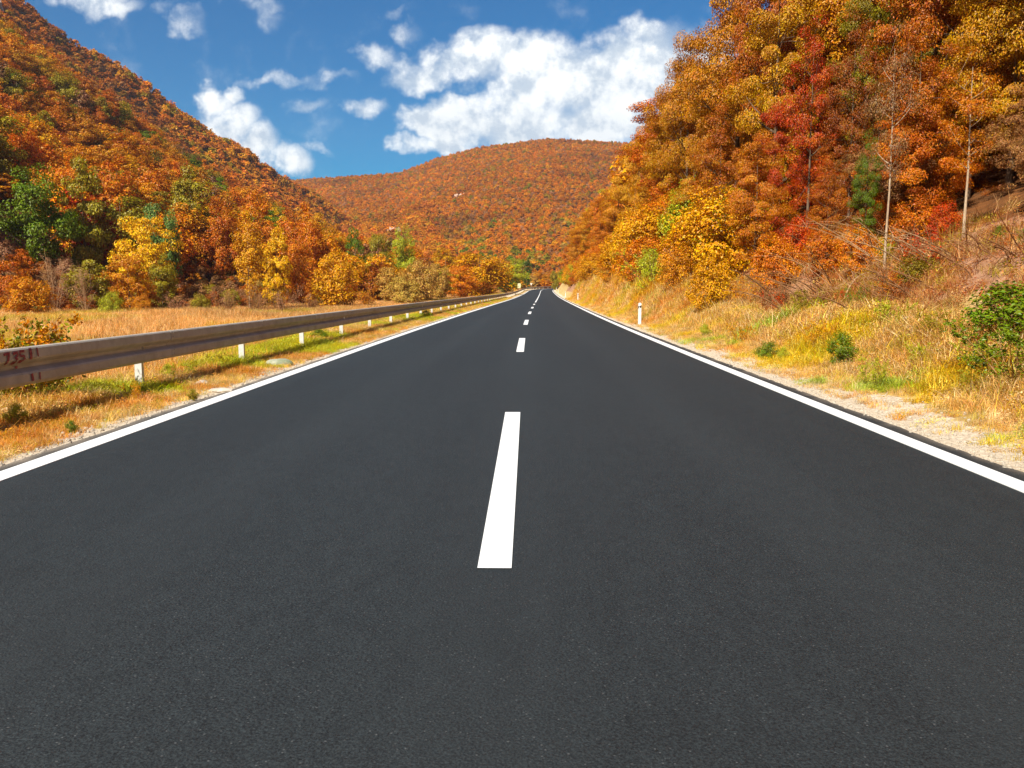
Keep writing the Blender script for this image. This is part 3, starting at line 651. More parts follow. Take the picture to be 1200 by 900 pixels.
# ------------------------------------------------------------------ scatter (geometry nodes) for what nobody could count
def scatter(name, P, scale, rot, tint, pidx, protos):
    me = D.meshes.new(name); me.vertices.add(len(P)); me.vertices.foreach_set('co', np.asarray(P, np.float32).ravel())
    def attr(n, typ, v, key): a = me.attributes.new(n, typ, 'POINT'); a.data.foreach_set(key, np.ascontiguousarray(v).ravel())
    attr('isc', 'FLOAT_VECTOR', np.asarray(scale, np.float32), 'vector'); attr('irot', 'FLOAT_VECTOR', np.asarray(rot, np.float32), 'vector')
    attr('tint', 'FLOAT_COLOR', np.concatenate([tint, np.ones((len(P), 1))], 1).astype(np.float32), 'color'); attr('pidx', 'INT', np.asarray(pidx, np.int32), 'value')
    o = link(name, me, kind='stuff'); ng = D.node_groups.new(name, 'GeometryNodeTree')
    ng.interface.new_socket('Geometry', in_out='INPUT', socket_type='NodeSocketGeometry'); ng.interface.new_socket('Geometry', in_out='OUTPUT', socket_type='NodeSocketGeometry')
    t = NT(ng); gi = t.node('NodeGroupInput'); go = t.node('NodeGroupOutput')
    src = t.node('GeometryNodeGeometryToInstance')
    for p in reversed(protos):
        oi = t.node('GeometryNodeObjectInfo'); oi.inputs['Object'].default_value = p; oi.inputs['As Instance'].default_value = True; ng.links.new(oi.outputs['Geometry'], src.inputs[0])
    jn = t.node('GeometryNodeJoinGeometry')
    for n in [n for n in ng.nodes if n.bl_idname == 'GeometryNodeObjectInfo']: ng.links.new(n.outputs['Geometry'], jn.inputs[0])
    ng.nodes.remove(src)
    def na(n, typ): a = t.node('GeometryNodeInputNamedAttribute', data_type=typ); a.inputs[0].default_value = n; return a.outputs['Attribute']
    ip = t.node('GeometryNodeInstanceOnPoints'); ng.links.new(gi.outputs[0], ip.inputs['Points']); ng.links.new(jn.outputs[0], ip.inputs['Instance'])
    ip.inputs['Pick Instance'].default_value = True; ng.links.new(na('pidx', 'INT'), ip.inputs['Instance Index'])
    e2r = t.node('FunctionNodeEulerToRotation'); ng.links.new(na('irot', 'FLOAT_VECTOR'), e2r.inputs[0]); ng.links.new(e2r.outputs[0], ip.inputs['Rotation'])
    ng.links.new(na('isc', 'FLOAT_VECTOR'), ip.inputs['Scale']); ng.links.new(ip.outputs[0], go.inputs[0])
    md = o.modifiers.new('scatter', 'NODES'); md.node_group = ng; return o
def proto(name, me): return D.objects.new(name, me)
def far_tree(seed, n, ls, R=3.4, H=8, nl=24):
    r = np.random.default_rng(seed); d = unit(r.normal(size=(n, 3))); d[:, 2] = np.abs(d[:, 2])*.9-.12; rr = (.75+.25*r.random(n))*(1+.25*fbm(d[:, 0]*2+seed, d[:, 1]*2+d[:, 2], 1, seed, 2))
    c = d*rr[:, None]*[R, R, H*.62]+[0, 0, H*.34]; L = c[:, None, :]+r.normal(size=(n, nl, 3))*[.5, .5, .3]; Nn = unit(d)[:, None, :]*.6+r.normal(size=(n, nl, 3))*.5+[0, 0, .45]
    V, Q = leaf_quads(L.reshape(-1, 3), Nn.reshape(-1, 3), ls, r, .75); g = Geo(); g.add(V, Q)
    g.tube([(0, 0, -1), (0, 0, H*.55)], [.2, .08], 4, cap=False); return mesh_np('forest_tree', np.vstack(g.V), np.vstack(g.Q), None, M['leaf_i'])
FP = [proto('forest_tree', far_tree(61+k, 34, .80, nl=22)) for k in range(4)]
MP = [proto('forest_tree', make_tree('m', 131+k, 9, (3.6, 3.0, 3.9)[k], .05, 50, 90, .38, .65, 1.15, .55, leafmat='leaf_i', kside=3)[1]) for k in range(3)]
def tuft(seed, n, h, w, spread, bend=.4, head=False):
    r = np.random.default_rng(seed); g = Geo()
    b = r.normal(size=(n, 2))*spread*.4; th = r.random(n)*6.28; L = h*(.55+.6*r.random(n)); lean = (.12+bend*r.random(n))
    dx = np.cos(th); dy = np.sin(th); sd = np.stack([-dy, dx, 0*dx], 1)*(w/2); p0 = np.stack([b[:, 0], b[:, 1], 0*dx-.03], 1)
    p1 = p0+np.stack([dx*lean*L*.35, dy*lean*L*.35, L*.6], 1); p2 = p0+np.stack([dx*lean*L, dy*lean*L, L], 1)
    V = np.stack([p0-sd, p0+sd, p1+sd*.8, p1-sd*.8, p2+sd*(1.2 if head else .1), p2-sd*(1.2 if head else .1)], 1).reshape(-1, 3); i = np.arange(n)[:, None]*6
    Q = np.vstack([i+[[0, 1, 2, 3]], i+[[3, 2, 4, 5]]]); return mesh_np('grass_tuft', V, Q, None, M['grass_i'])
def herb(seed, n, h, s, ls):
    r = np.random.default_rng(seed); d = unit(r.normal(size=(n, 3))); d[:, 2] = np.abs(d[:, 2]); c = d*(r.random(n)[:, None]**.5)*[s, s, h]; V, Q = leaf_quads(c, r.normal(size=(n, 3))*.6+[0, 0, 1], ls, r, .6); return mesh_np('weed_clump', V, Q, None, M['grass_i'])
GP = [proto('grass_tuft', tuft(71, 44, .20, .0055, .20)), proto('grass_tuft', tuft(72, 38, .27, .0055, .20, .9)), proto('grass_tuft', tuft(73, 46, .13, .006, .22, 1.1)), proto('weed_clump', herb(74, 90, .17, .16, .026))]
RP = [proto('reed_tuft', tuft(81, 50, 1.15, .006, .5, .16, False)), proto('reed_tuft', tuft(82, 46, 1.0, .007, .45, .2, True))]
#HAZE
hz = Geo(); hz.box((0, 950, 195), (2900, 2700, 420)); hm = D.materials.new('haze'); hm.use_nodes = True; ht = NT(hm.node_tree); ht.n.clear()
ho = ht.node('ShaderNodeOutputMaterial'); hv = ht.node('ShaderNodeVolumePrincipled', {'Color': (.92, .93, 1.0, 1), 'Density': .00011, 'Anisotropy': .2}); ht.l.new(hv.outputs[0], ho.inputs['Volume'])
link('haze', hz.mesh('haze', hm), kind='stuff')
# ------------------------------------------------------------------ grasses
def cols(names, n, w=None, sd=.25):
    k = rng.choice(len(names), n, p=w); a = np.array(names, float)[k]; return a*(1+sd*rng.normal(size=(n, 1))).clip(.55, 1.5)
G_DRY = [(.84, .60, .24), (.80, .50, .17), (.88, .70, .38), (.66, .38, .16), (.78, .60, .12), (.50, .50, .08)]
def bank_points(n, u0, u1, a0, a1, power=2.2):
    a = a0+(a1-a0)*rng.random(n)**power; u = u0+(u1-u0)*rng.random(n); p = rpos(a, u, 0); return p, a, u
# right verge and bank
p, a, u = bank_points(90000, 3.85, 10.5, 2.5, 120, 1.9)
dn = fbm(p[:, 0], p[:, 1], 1.1, 91); keep = rng.random(len(a)) < np.clip(.15+.95*ss(u+dn*.8, 3.85, 4.8), .08, 1)*(1-1.0*ss(u+fbm(p[:, 0], p[:, 1], 4, 43)*.9, 6.2+.6*ss(a, 25, 45), 7.0+.7*ss(a, 25, 45)))*(1-.45*(dn > .2))
keep &= ~((a > 58) & (a < 100) & (u > 5.2) & (rng.random(len(a)) < .7))
p = p[keep]; a = a[keep]; u = u[keep]; n = len(a); p[:, 2] = gz(p[:, 0], p[:, 1])
col = cols(G_DRY, n, [.30, .22, .20, .12, .11, .05]); yl = (fbm(p[:, 0], p[:, 1], 2.6, 95) > .12)[:, None]; col = np.where(yl, col*[.97, 1.05, .55], col)
grn = (fbm(p[:, 0], p[:, 1], 1.5, 97)-.3*ss(a, 25, 40) > .40)[:, None]; col = np.where(grn, col*[.62, 1.0, .5], col)
redd = (fbm(p[:, 0], p[:, 1], 2.0, 99) > .22)[:, None]; col = np.where(redd & ~grn, col*[.98, .80, .72], col)
sc = (.32+.55*ss(u, 4.2, 6.2))*(.7+.6*rng.random(n))*(1+np.clip(a/50, 0, 1.2)); idx = rng.choice(4, n, p=[.22, .16, .27, .35])
scatter('dry_grass', p, np.stack([sc*1.5, sc*1.5, sc], 1), np.stack([rng.normal(size=n)*.12, rng.normal(size=n)*.12, rng.random(n)*6.28], 1), col, idx, GP)
# left verge
p, a, u = bank_points(70000, -8.2, -3.85, 2.5, 130, 2.0)
dn = fbm(p[:, 0], p[:, 1], .9, 101); keep = rng.random(len(a)) < np.clip(.2+.9*ss(-u+dn*.5, 3.7, 4.1), .1, 1)*(1-.5*(dn > .3))
p = p[keep]; a = a[keep]; u = u[keep]; n = len(a); p[:, 2] = gz(p[:, 0], p[:, 1])
col = cols(G_DRY, n, [.28, .22, .14, .16, .12, .08]); grn = ((fbm(p[:, 0], p[:, 1], 1.8, 103)+.12*ss(a, 14, 30)*(1-ss(a, 55, 80))) > .2)[:, None]; col = np.where(grn, col*[.74, 1.02, .42], col)
redd = (fbm(p[:, 0], p[:, 1], 1.2, 105) > .2)[:, None]; col = np.where(redd & ~grn, col*[.95, .78, .68], col)
sc = (.30+.28*ss(-u, 4.0, 5.2)+.35*ss(-u, 5.6, 7))*(.7+.6*rng.random(n))*(1+np.clip(a/90, 0, .8)); idx = rng.choice(4, n, p=[.22, .14, .32, .32])
scatter('verge_grass', p, np.stack([sc*1.5, sc*1.5, sc], 1), np.stack([rng.normal(size=n)*.12, rng.normal(size=n)*.12, rng.random(n)*6.28], 1), col, idx, GP)
# reed meadow behind the rail
n = 105000; yy = 4+266*rng.random(n)**1.35; tt = rng.random(n); 
fx = np.interp(yy, fY, fX); x1 = np.interp(yy, arc, path[:, 0])-7.0; xx = x1+(np.minimum(fx-3, -9)-x1)*tt; k = rng.random(n) < .9; xx = xx[k]; yy = yy[k]; n = len(xx)
vis = (xx > -(yy*.70+6)); xx = xx[vis]; yy = yy[vis]; n = len(xx)
P = np.stack([xx, yy, gz(xx, yy)], 1); col = cols([(.86, .57, .24), (.82, .48, .18), (.88, .62, .30), (.66, .36, .13)], n)*(1+.35*fbm(xx, yy, 12, 113)[:, None]*[1, 1, 1])*np.where(fbm(xx, yy, 8, 117)[:, None] > .25, [.82, .98, .6], [1, 1, 1])
sc = (.50+.28*rng.random(n))*(1+.38*fbm(xx, yy, 5, 111)); 
scatter('reed_meadow', P, np.stack([sc*1.5, sc*1.5, sc], 1), np.stack([rng.normal(size=n)*.06, rng.normal(size=n)*.06, rng.random(n)*6.28], 1), col, rng.integers(0, 2, n), RP)
# loose chippings along both asphalt edges
gs = []
for k in range(3): gs.append(proto('chipping', rock_mesh('chipping', 1, 1, .6, 30+k, M['stone'], 1, .3)))
n = 9000; a = 2.5+60*rng.random(n)**2; side = rng.random(n) < .62; u = np.where(side, 3.62+np.abs(rng.normal(size=n))*.55, -3.70-np.abs(rng.normal(size=n))*.28)
P = rpos(a, u, 0); P[:, 2] = gz(P[:, 0], P[:, 1])+.004; s = .006+.022*rng.random(n)**3
scatter('gravel', P, np.stack([s, s, s], 1), rng.random((n, 3))*3, np.ones((n, 3)), rng.integers(0, 3, n), gs)
# ------------------------------------------------------------------ left side trees, placed one by one
def tree_at(kind, px, Y, topy, tint, label, name='broadleaf_tree', cat='tree', wide=None, group=None, hs=None):
    """stand a tree at depth Y in the column px so that its top reaches topy"""
    x = xat(px, Y); g = gz1(x, Y); H = {'m0': 9, 'm1': 10, 'm2': 8.5, 'm3': 9.5, 'm4': 8, 'm_slim': 13, 'm_con': 9, 'n_round': 11, 'n_tall': 12, 'n_plate': 10, 'n_loose': 10.5, 'n_slim': 11, 's_big': 3.2, 's_loose': 2.6, 's_leafy': 1.6, 's_round': 1.3, 's_spread': 1.2, 'b_brown': 3.9, 'b_bare': 8, 'b_tan': 3.1}[kind]
    Rr = {'m0': 4.2, 'm1': 3.6, 'm2': 4.6, 'm3': 3.8, 'm4': 3.8, 'm_slim': 3, 'm_con': 2.5, 'n_round': 4.8, 'n_tall': 3.7, 'n_plate': 4.7, 'n_loose': 3.7, 'n_slim': 2.6, 's_big': 2.2, 's_loose': 1.8, 's_leafy': 1.2, 's_round': .95, 's_spread': 1.3, 'b_brown': 2.6, 'b_bare': 3.0, 'b_tan': 2.6}[kind]
    ztop = CAMH+(VPY-topy)/1000*Y; h = max(ztop-g, .3); s = h/H; hsc = 1.0
    if wide: s2 = wide/1000*Y/Rr; hsc = s/s2; s = s2
    if kind[0] in 'sb' and wide: hsc = min(max(hsc, .7), 1.35)
    return place(kind, name, x, Y, s, tint, label, cat, group, hs=hsc)
L = [
 ('m0', 45, 98, 196, 'green', 'largest dark green tree low on the left hillside', 46),
 ('m3', 100, 104, 182, 'olive', 'dark olive green tree just right of the largest green tree', 36),
 ('m2', 172, 98, 246, 'yellow', 'bright golden yellow tree at the foot of the left hillside', 39),
 ('m4', 190, 108, 232, 'bluegreen', 'pale blue green small tree peeping above the golden yellow tree', 26),
 ('m0', 228, 140, 196, 'olive', 'rounded olive tree with orange top above dark shaded hollow', 34),
 ('m1', 142, 128, 188, 'rust', 'brown orange tree between the green tree and olive tree', 30),
 ('m_slim', 293, 96, 240, 'gold', 'tall slender orange yellow tree with pale trunk at meadow edge', 22),
 ('m3', 325, 106, 264, 'yellow', 'bright lemon yellow tree right of the tall slender tree', 19),
 ('m0', 348, 110, 272, 'orange', 'orange tree behind the lemon yellow tree', 22),
 ('m4', 392, 104, 289, 'gold', 'round golden bush like tree standing at the meadow edge', 33),
 ('m3', 418, 150, 265, 'green', 'narrow dark green tree right behind the round golden tree', 16),
 ('m2', 445, 158, 268, 'olive', 'dark olive green tree with yellow flecks left of a yellow crown', 19),
 ('m0', 473, 165, 266, 'lime', 'yellow green tree at the right end of the dark group', 17),
 ('m1', 362, 135, 243, 'orange', 'vivid orange tree halfway along the left slope above golden bush', 24),
 ('m3', 300, 150, 222, 'orange', 'orange crown behind the top of the slender pale trunk tree', 24),
 ('m0', 262, 128, 240, 'rust', 'shaded rust brown tree left of the slender pale trunk tree', 25),
 ('m2', 12, 84, 300, 'rust', 'rust brown tree at left picture edge below the green tree', 32),
 ('m4', 105, 88, 300, 'olive', 'low yellow olive tree behind the left end of the meadow', 32),
 ('m2', 150, 86, 292, 'amber', 'rusty orange low tree below the golden yellow tree', 28),
 ('m1', 190, 92, 300, 'olive', 'low olive orange tree beside the shaded hollow', 20),
 ('m4', 30, 78, 320, 'amber', 'low orange yellow tree behind the leafy bush at left', 30),
 ('m3', 12, 125, 205, 'amber', 'amber tree left of the largest green tree', 28),
 ('m4', 562, 175, 293, 'gold', 'broad yellow olive tree beside the road before the bend', 42),
 ('m2', 540, 160, 308, 'orange', 'low orange tree in front of the broad yellow olive tree', 24),
 ('m_con', 592, 190, 318, 'dark', 'small dark green conifer at the right foot of the broad tree', 11),
 ('m_con', 618, 300, 301, 'dark', 'narrow dark conifer above the yellow sign', 6),
 ('m0', 605, 250, 304, 'lime', 'yellow green tree behind the small dark conifer', 15),
]
for kind, px, Y, ty, tn, lb, wd in L:
    tree_at(kind, px, Y, ty, T[tn], lb, 'conifer' if kind == 'm_con' else 'broadleaf_tree', wide=wd)
B = [
 ('b_bare', 62, 84, 268, 'pink', 'bare pinkish brown tree in front of the largest green tree', 24),
 ('b_bare', 98, 83, 275, 'pink', 'second bare pinkish tree right of the first below the olive tree', 20),
 ('b_brown', 205, 84, 322, 'pink', 'bare pinkish shrub below the shaded hollow', 16),
 ('b_brown', 262, 84, 318, 'brown', 'brown leafless shrub at the meadow edge left of slender tree', 20),
 ('s_big', 235, 82, 322, 'olive', 'olive green rounded shrub between two brown shrubs', 14),
 ('b_brown', 300, 88, 325, 'brown', 'brown shrub around the foot of the slender tree', 20),
 ('b_bare', 322, 98, 303, 'pale', 'small whitish shrub right of the slender trunk', 9),
 ('b_brown', 335, 90, 330, 'pink', 'pink brown low brush right of the slender tree', 20),
 ('b_tan', 365, 96, 328, 'brown', 'brown orange brush left below the golden tree', 14),
 ('b_tan', 430, 112, 316, 'amber', 'amber brown brush right of the golden tree', 20),
 ('m4', 462, 125, 310, 'tan', 'tan fluffy willow shrub below the yellow green tree', 26),
 ('m4', 492, 138, 300, 'tan', 'pale golden willow shrub left of the low orange tree', 24),
 ('m4', 475, 118, 322, 'pale', 'pale straw coloured low willow in front of other willows', 24),
 ('m4', 515, 150, 306, 'tan', 'straw coloured willow touching the low orange tree', 16),
 ('b_brown', 580, 200, 322, 'rust', 'rust brush just left of the dark conifer', 8),
 ('s_big', 128, 80, 332, 'lime', 'yellow green low shrub at the left meadow edge', 16),
 ('s_big', 165, 82, 332, 'amber', 'low orange shrub at the meadow edge below golden tree', 14),
]
for kind, px, Y, ty, tn, lb, wd in B:
    tree_at(kind, px, Y, ty, T[tn], lb, 'shrub', 'shrub', wide=wd)
# fill the lower left slopes with individuals that are told apart only by colour and zone
MARK = [(q_[1], q_[2], q_[3], q_[6]) for q_ in L+B]
def hides(x, y, hw_, h_):
    x = np.atleast_1d(np.asarray(x, float)); y = np.atleast_1d(np.asarray(y, float)); px = VPX+x/y*1000; hw = hw_/y*1000; top = VPY-(gz(x, y)+h_-CAMH)/y*1000; k = np.zeros(len(x), bool)
    for mx, mY, mt, mw in MARK: k |= (y < mY+3) & (np.abs(px-mx) < mw*.72+hw*.8) & (top < mt+1.35*mw)
    return k
occ = [(o.location.x, o.location.y) for o in D.objects if o.get('category') in ('tree', 'shrub')]
rr = random.Random(11); zonelab = {}
def fill_tree(x, y, s, tn, kinds, zone, group, hs=1.0, j=.16, dim=1.0):
    t_ = T[tn]; v = (1+rr.uniform(-j, j))*dim; tint = tuple(c*v*(1+rr.uniform(-.08, .08)) for c in t_)
    return place(rr.choice(kinds), 'broadleaf_tree', x, y, s, tint, '%s tree %s' % (dict(orange='orange', rust='rust brown', red='red', gold='golden', yellow='yellow', olive='olive', lime='yellow green', green='green', dark='dark green', brown='brown', amber='amber', pale='pale', deep='deep red brown', pink='pinkish', tan='tan', bluegreen='blue green')[tn], zone), 'tree', group, hs=hs)
cnt = 0; tries = 0
while cnt < 150 and tries < 9000:
    tries += 1; y = 85+rr.random()**1.2*215; tmin = -.66; x = -(.66*y)*rr.random()
    w = (float(np.interp(y, fY, fX))-x)/(float(np.interp(y, fY, fX))-float(np.interp(y, rY, rX)))
    if w < -.02 or w > .62: continue
    if y < 125 and w < .06: continue
    if hides(x, y, 4.2, 9.5)[0]: continue
    sp = 5.6 if y < 180 else 6.2
    if any((x-a)**2+(y-b)**2 < sp*sp for a, b in occ): continue
    occ.append((x, y)); cnt += 1
    tn = rr.choices(['orange', 'amber', 'rust', 'gold', 'olive', 'yellow', 'red', 'green', 'brown'], [24, 24, 16, 14, 14, 3, 1, 5, 3])[0]
    fill_tree(x, y, rr.uniform(.95, 1.4), tn, ['m0', 'm1', 'm2', 'm3', 'm4'], 'in the dense wood on the lower left hillside', 'autumn trees on the lower left hillside')
# ------------------------------------------------------------------ forests: left hill beyond the individuals, far hill, floor of the valley
def jgrid(x0, x1, y0, y1, s):
    gx, gy = np.meshgrid(np.arange(x0, x1, s), np.arange(y0, y1, s)); gx = gx+(rng.random(gx.shape)-.5)*s*.95; gy = gy+(rng.random(gx.shape)-.5)*s*.95; return gx.ravel(), gy.ravel()
def forest(name, x, y, pal, w, smin, smax, nseed, pr=None, soft=0.0, gain=1.0):
    P = np.stack([x, y, gz(x, y)-.5], 1); n = len(x); col = cols([T[k] for k in pal], n, w, .15)*gain; mean = col.mean(0); col = col*(1-soft)+mean*soft; patch = fbm(x, y, 60, nseed)[:, None]; col = col*(1+.30*patch)*[1, 1-.0, 1]; col = np.where(patch < -.25, col*[.85, .8, .9], col)
    s = smin+(smax-smin)*rng.random(n); scatter(name, P, np.stack([s, s, s*(.85+.4*rng.random(n))], 1), np.stack([0*s, 0*s, rng.random(n)*6.28], 1), col, rng.integers(0, len(pr or FP), n), pr or FP)
def near_any(x, y, oc, d):
    oc = np.array(oc); k = np.zeros(len(x), bool)
    for i in range(0, len(x), 2000): k[i:i+2000] = (((x[i:i+2000, None]-oc[None, :, 0])**2+(y[i:i+2000, None]-oc[None, :, 1])**2).min(1) < d*d)
    return k
x, y = jgrid(-260, -20, 84, 330, 5.0)
w = (np.interp(y, fY, fX)-x)/(np.interp(y, fY, fX)-np.interp(y, rY, rX)); k = (w > -.02) & (w < .75) & (x > -.72*y-10) & ((w > .06) | (y > 125)); x, y = x[k], y[k]; k = ~near_any(x, y, occ, 3.6) & ~hides(x, y, 3.6, 8.5); x, y = x[k], y[k]
forest('lower_slope_forest', x, y, ['orange', 'amber', 'rust', 'gold', 'olive', 'brown', 'red'], [.26, .28, .16, .12, .12, .05, .01], .75, 1.2, 205, MP)
x, y = jgrid(-420, 0, 70, 760, 4.2)
w = (np.interp(y, fY, fX)-x)/(np.interp(y, fY, fX)-np.interp(y, rY, rX)); k = (w > -.05) & (w < 1.12) & (x > -.80*y-20) & ((y > 325) | (w > .74)); k &= ~((np.abs(x+263) < 10) & (np.abs(y-432) < 8))
x, y = x[k], y[k]; oc = np.array(occ); x2 = []; 
far_end = y > 520-.9*(x+200)*0
forest('ridge_end_forest', x[far_end], y[far_end], ['orange', 'amber', 'rust', 'gold', 'olive'], [.34, .3, .2, .08, .08], .6, 1.0, 217, soft=.2, gain=1.1)
x, y = x[~far_end], y[~far_end]
forest('hillside_forest', x, y, ['rust', 'deep', 'amber', 'brown', 'orange', 'olive', 'red'], [.40, .10, .18, .12, .12, .06, .02], .50, .80, 201, soft=.35)
x, y = jgrid(-420, 320, 330, 1180, 4.5); k = (x > -.31*y-15) & (x < .20*y+15); 
wl = (np.interp(y, fY, fX)-x)/(np.interp(y, fY, fX)-np.interp(y, rY, rX)); U_, A_ = road_uv(x, y); k &= ~((wl > -.05) & (y < 735)) & (np.abs(U_) > 9)
cl = [(-.158, 640, 8), (-.142, 655, 6), (-.078, 780, 5), (-.132, 700, 4)]
for c0, c1, c2 in cl: k &= ~(((x-c0*c1)**2+((y-c1)*.8)**2) < c2**2)
x, y = x[k], y[k]
lo = (y < 640) & (fbm(x, y, 50, 221)+.25*(1-(y-330)/310) > .18)
forest('valley_side_forest', x[lo], y[lo], ['orange', 'gold', 'olive', 'green', 'amber', 'tan'], [.26, .18, .2, .12, .14, .1], .40, .72, 219)
x, y = x[~lo], y[~lo]
forest('far_hill_forest', x, y, ['rust', 'orange', 'amber', 'brown', 'pink', 'olive', 'gold', 'green'], [.24, .28, .18, .10, .07, .07, .04, .02], .34, .62, 203, soft=.28, gain=1.12)
x, y = jgrid(-75, -20, 66, 135, 2.2); w = (np.interp(y, fY, fX)-x); k = (w > -1.5) & (w < 26); x, y = x[k], y[k]
forest('meadow_edge_brush', x, y, ['brown', 'rust', 'pink', 'olive', 'amber', 'deep', 'tan'], [.25, .2, .15, .15, .1, .1, .05], .16, .36, 213, MP)
def outcrop(x, y, s, label, seed):
    g = gz1(x, y); t = thing('rock_outcrop', label, 'cliff', (x, y, g))
    for k in range(4):
        r_ = random.Random(seed*9+k); o = link('rock_face', rock_mesh('rock_face', s*r_.uniform(.35, .7), s*.5, s*r_.uniform(.45, .8), seed*5+k, M['cliff'], 3, .6), t, (r_.uniform(-.8, .8)*s, r_.uniform(-.2, .3)*s, s*r_.uniform(.1, .5))); o.rotation_euler.z = r_.uniform(-.5, .5)
outcrop(-.158*640, 640, 7, 'largest pale cliff on the far hill above the yellow green trees', 1)
outcrop(-.142*655, 655, 4, 'smaller pale cliff just right of the largest one on far hill', 2)
outcrop(-.078*780, 780, 3.6, 'pale rock patch halfway up the middle of the far hill', 3)
outcrop(-.132*700, 700, 2.6, 'small pale rock above the pair of cliffs on far hill', 4)
outcrop(-263, 432, 5, 'pale rock showing between trees high on the left hill', 5)
# trees on the valley floor beyond the bend and along the road between meadow and bend
tt_ = 0; tries = 0
while tt_ < 60 and tries < 5000:
    tries += 1; y = rr.uniform(180, 400); x = rr.uniform(-.22, .10)*y; U_, A_ = road_uv(np.array([x]), np.array([y])); U_ = float(U_[0])
    if U_ > -12 or (y > 300 and abs(U_) < 10): continue
    if any((x-a)**2+(y-b)**2 < 25 for a, b in occ): continue
    occ.append((x, y)); tt_ += 1
    fill_tree(x, y, rr.uniform(.55, .95) if y > 300 else rr.uniform(.5, .75), rr.choices(['orange', 'amber', 'tan', 'gold', 'pink', 'olive', 'rust', 'lime'], [20, 16, 18, 12, 14, 8, 10, 4])[0], ['m0', 'm1', 'm3', 'm4'], 'on the valley floor around the far road bend', 'trees on the valley floor by the bend')
# ------------------------------------------------------------------ right side wood
R = [
 # kind, px, Y, topy, tint, label, wide
 ('n_round', 858, 44, -30, 'amber', 'tall golden brown tree standing against the sky at the top of right wood', 78),
 ('n_round', 896, 40, -70, 'rust', 'rust brown tree at the top edge right of the tall golden brown tree', 62),
 ('n_round', 800, 50, 40, 'amber', 'golden brown tree forming the left skyline of the right wood', 50),
 ('n_plate', 792, 56, 108, 'gold', 'golden orange tree with layered boughs below the left skyline tree', 48),
 ('n_tall', 765, 66, 132, 'amber', 'orange tree stepping down the skyline toward the road', 34),
 ('n_plate', 742, 80, 158, 'gold', 'yellow gold tree on the skyline next to the far hill', 32),
 ('n_tall', 722, 96, 196, 'amber', 'orange gold tree low on the skyline above the pale soil cut', 26),
 ('n_tall', 900, 36, -60, 'gold', 'tall golden olive tree at the top middle of the right wood', 60),
 ('n_loose', 940, 29, 38, 'red', 'bright red tree in the middle of the right wood', 46),
 ('n_tall', 900, 31, 115, 'red', 'lower red orange tree left of the bright red one', 34),
 ('n_plate', 880, 28, 150, 'orange', 'orange tree leaning over the bank below the red orange tree', 44),
 ('n_loose', 838, 36, 130, 'rust', 'rust orange tree in front of the layered golden tree', 44),
 ('n_plate', 820, 42, 165, 'amber', 'amber tree with drooping boughs above the yellow bushes', 42),
 ('n_loose', 985, 27, 35, 'deep', 'thin dark red brown tree behind the bare pale trunk', 44),
 ('n_tall', 1000, 34, -60, 'olive', 'dark olive green tree at the top edge above the red tree', 48),
 ('n_round', 1075, 27, -120, 'rust', 'rust tree filling the top edge between the two pale trunks', 90),
 ('n_loose', 1060, 23, 40, 'rust', 'reddish brown tree between the two pale trunks', 60),
 ('n_plate', 1165, 23, -90, 'gold', 'olive gold boughs hanging into the top right corner', 90),
 ('n_loose', 1120, 24, 20, 'orange', 'orange yellow tree behind the right pale trunk', 50),
 ('n_loose', 1190, 27, 60, 'deep', 'dark red brown tree in the deep shade at right edge', 60),
 ('n_tall', 1150, 32, -60, 'deep', 'deep brown tree in the shade behind the right pale trunk', 70),
 ('n_slim', 1030, 19.5, 30, 'brown', 'slender bare tree with pale forked trunk left of the steep soil bank', 34),
 ('n_slim', 1118, 18.2, 60, 'orange', 'slim pale trunk tree with sparse orange leaves at the right', 40),
 ('n_loose', 1005, 22.5, 165, 'green', 'green leaved young tree by the left pale trunk', 24),
 ('n_loose', 962, 24, 190, 'rust', 'low rust tree over the tangled dead branches', 34),
 ('n_tall', 702, 118, 226, 'orange', 'orange tree above the far soil cut', 20),
 ('n_round', 690, 150, 246, 'gold', 'yellow tree near the road beyond the soil cut', 15),
 ('n_round', 676, 180, 268, 'amber', 'amber tree close to the bend above the green roadside tree', 12),
 ('n_tall', 664, 215, 286, 'orange', 'last orange tree of the right wood before the bend', 9),
 ('m4', 668, 172, 308, 'green', 'low bright green tree at the right road edge before the bend', 13),
 ('m4', 650, 270, 316, 'olive', 'small olive tree where the road disappears', 7),
]
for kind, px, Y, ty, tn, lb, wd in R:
    tree_at(kind, px, Y, ty, tuple(c*(.78 if Y < 60 else .92) for c in T[tn]), lb, 'broadleaf_tree', wide=wd)  # near leaf tints darkened more, so the wood's shade is partly painted in
occr = [(xat(px, Y), Y) for _, px, Y, *_r in R]; c = 0; tries = 0
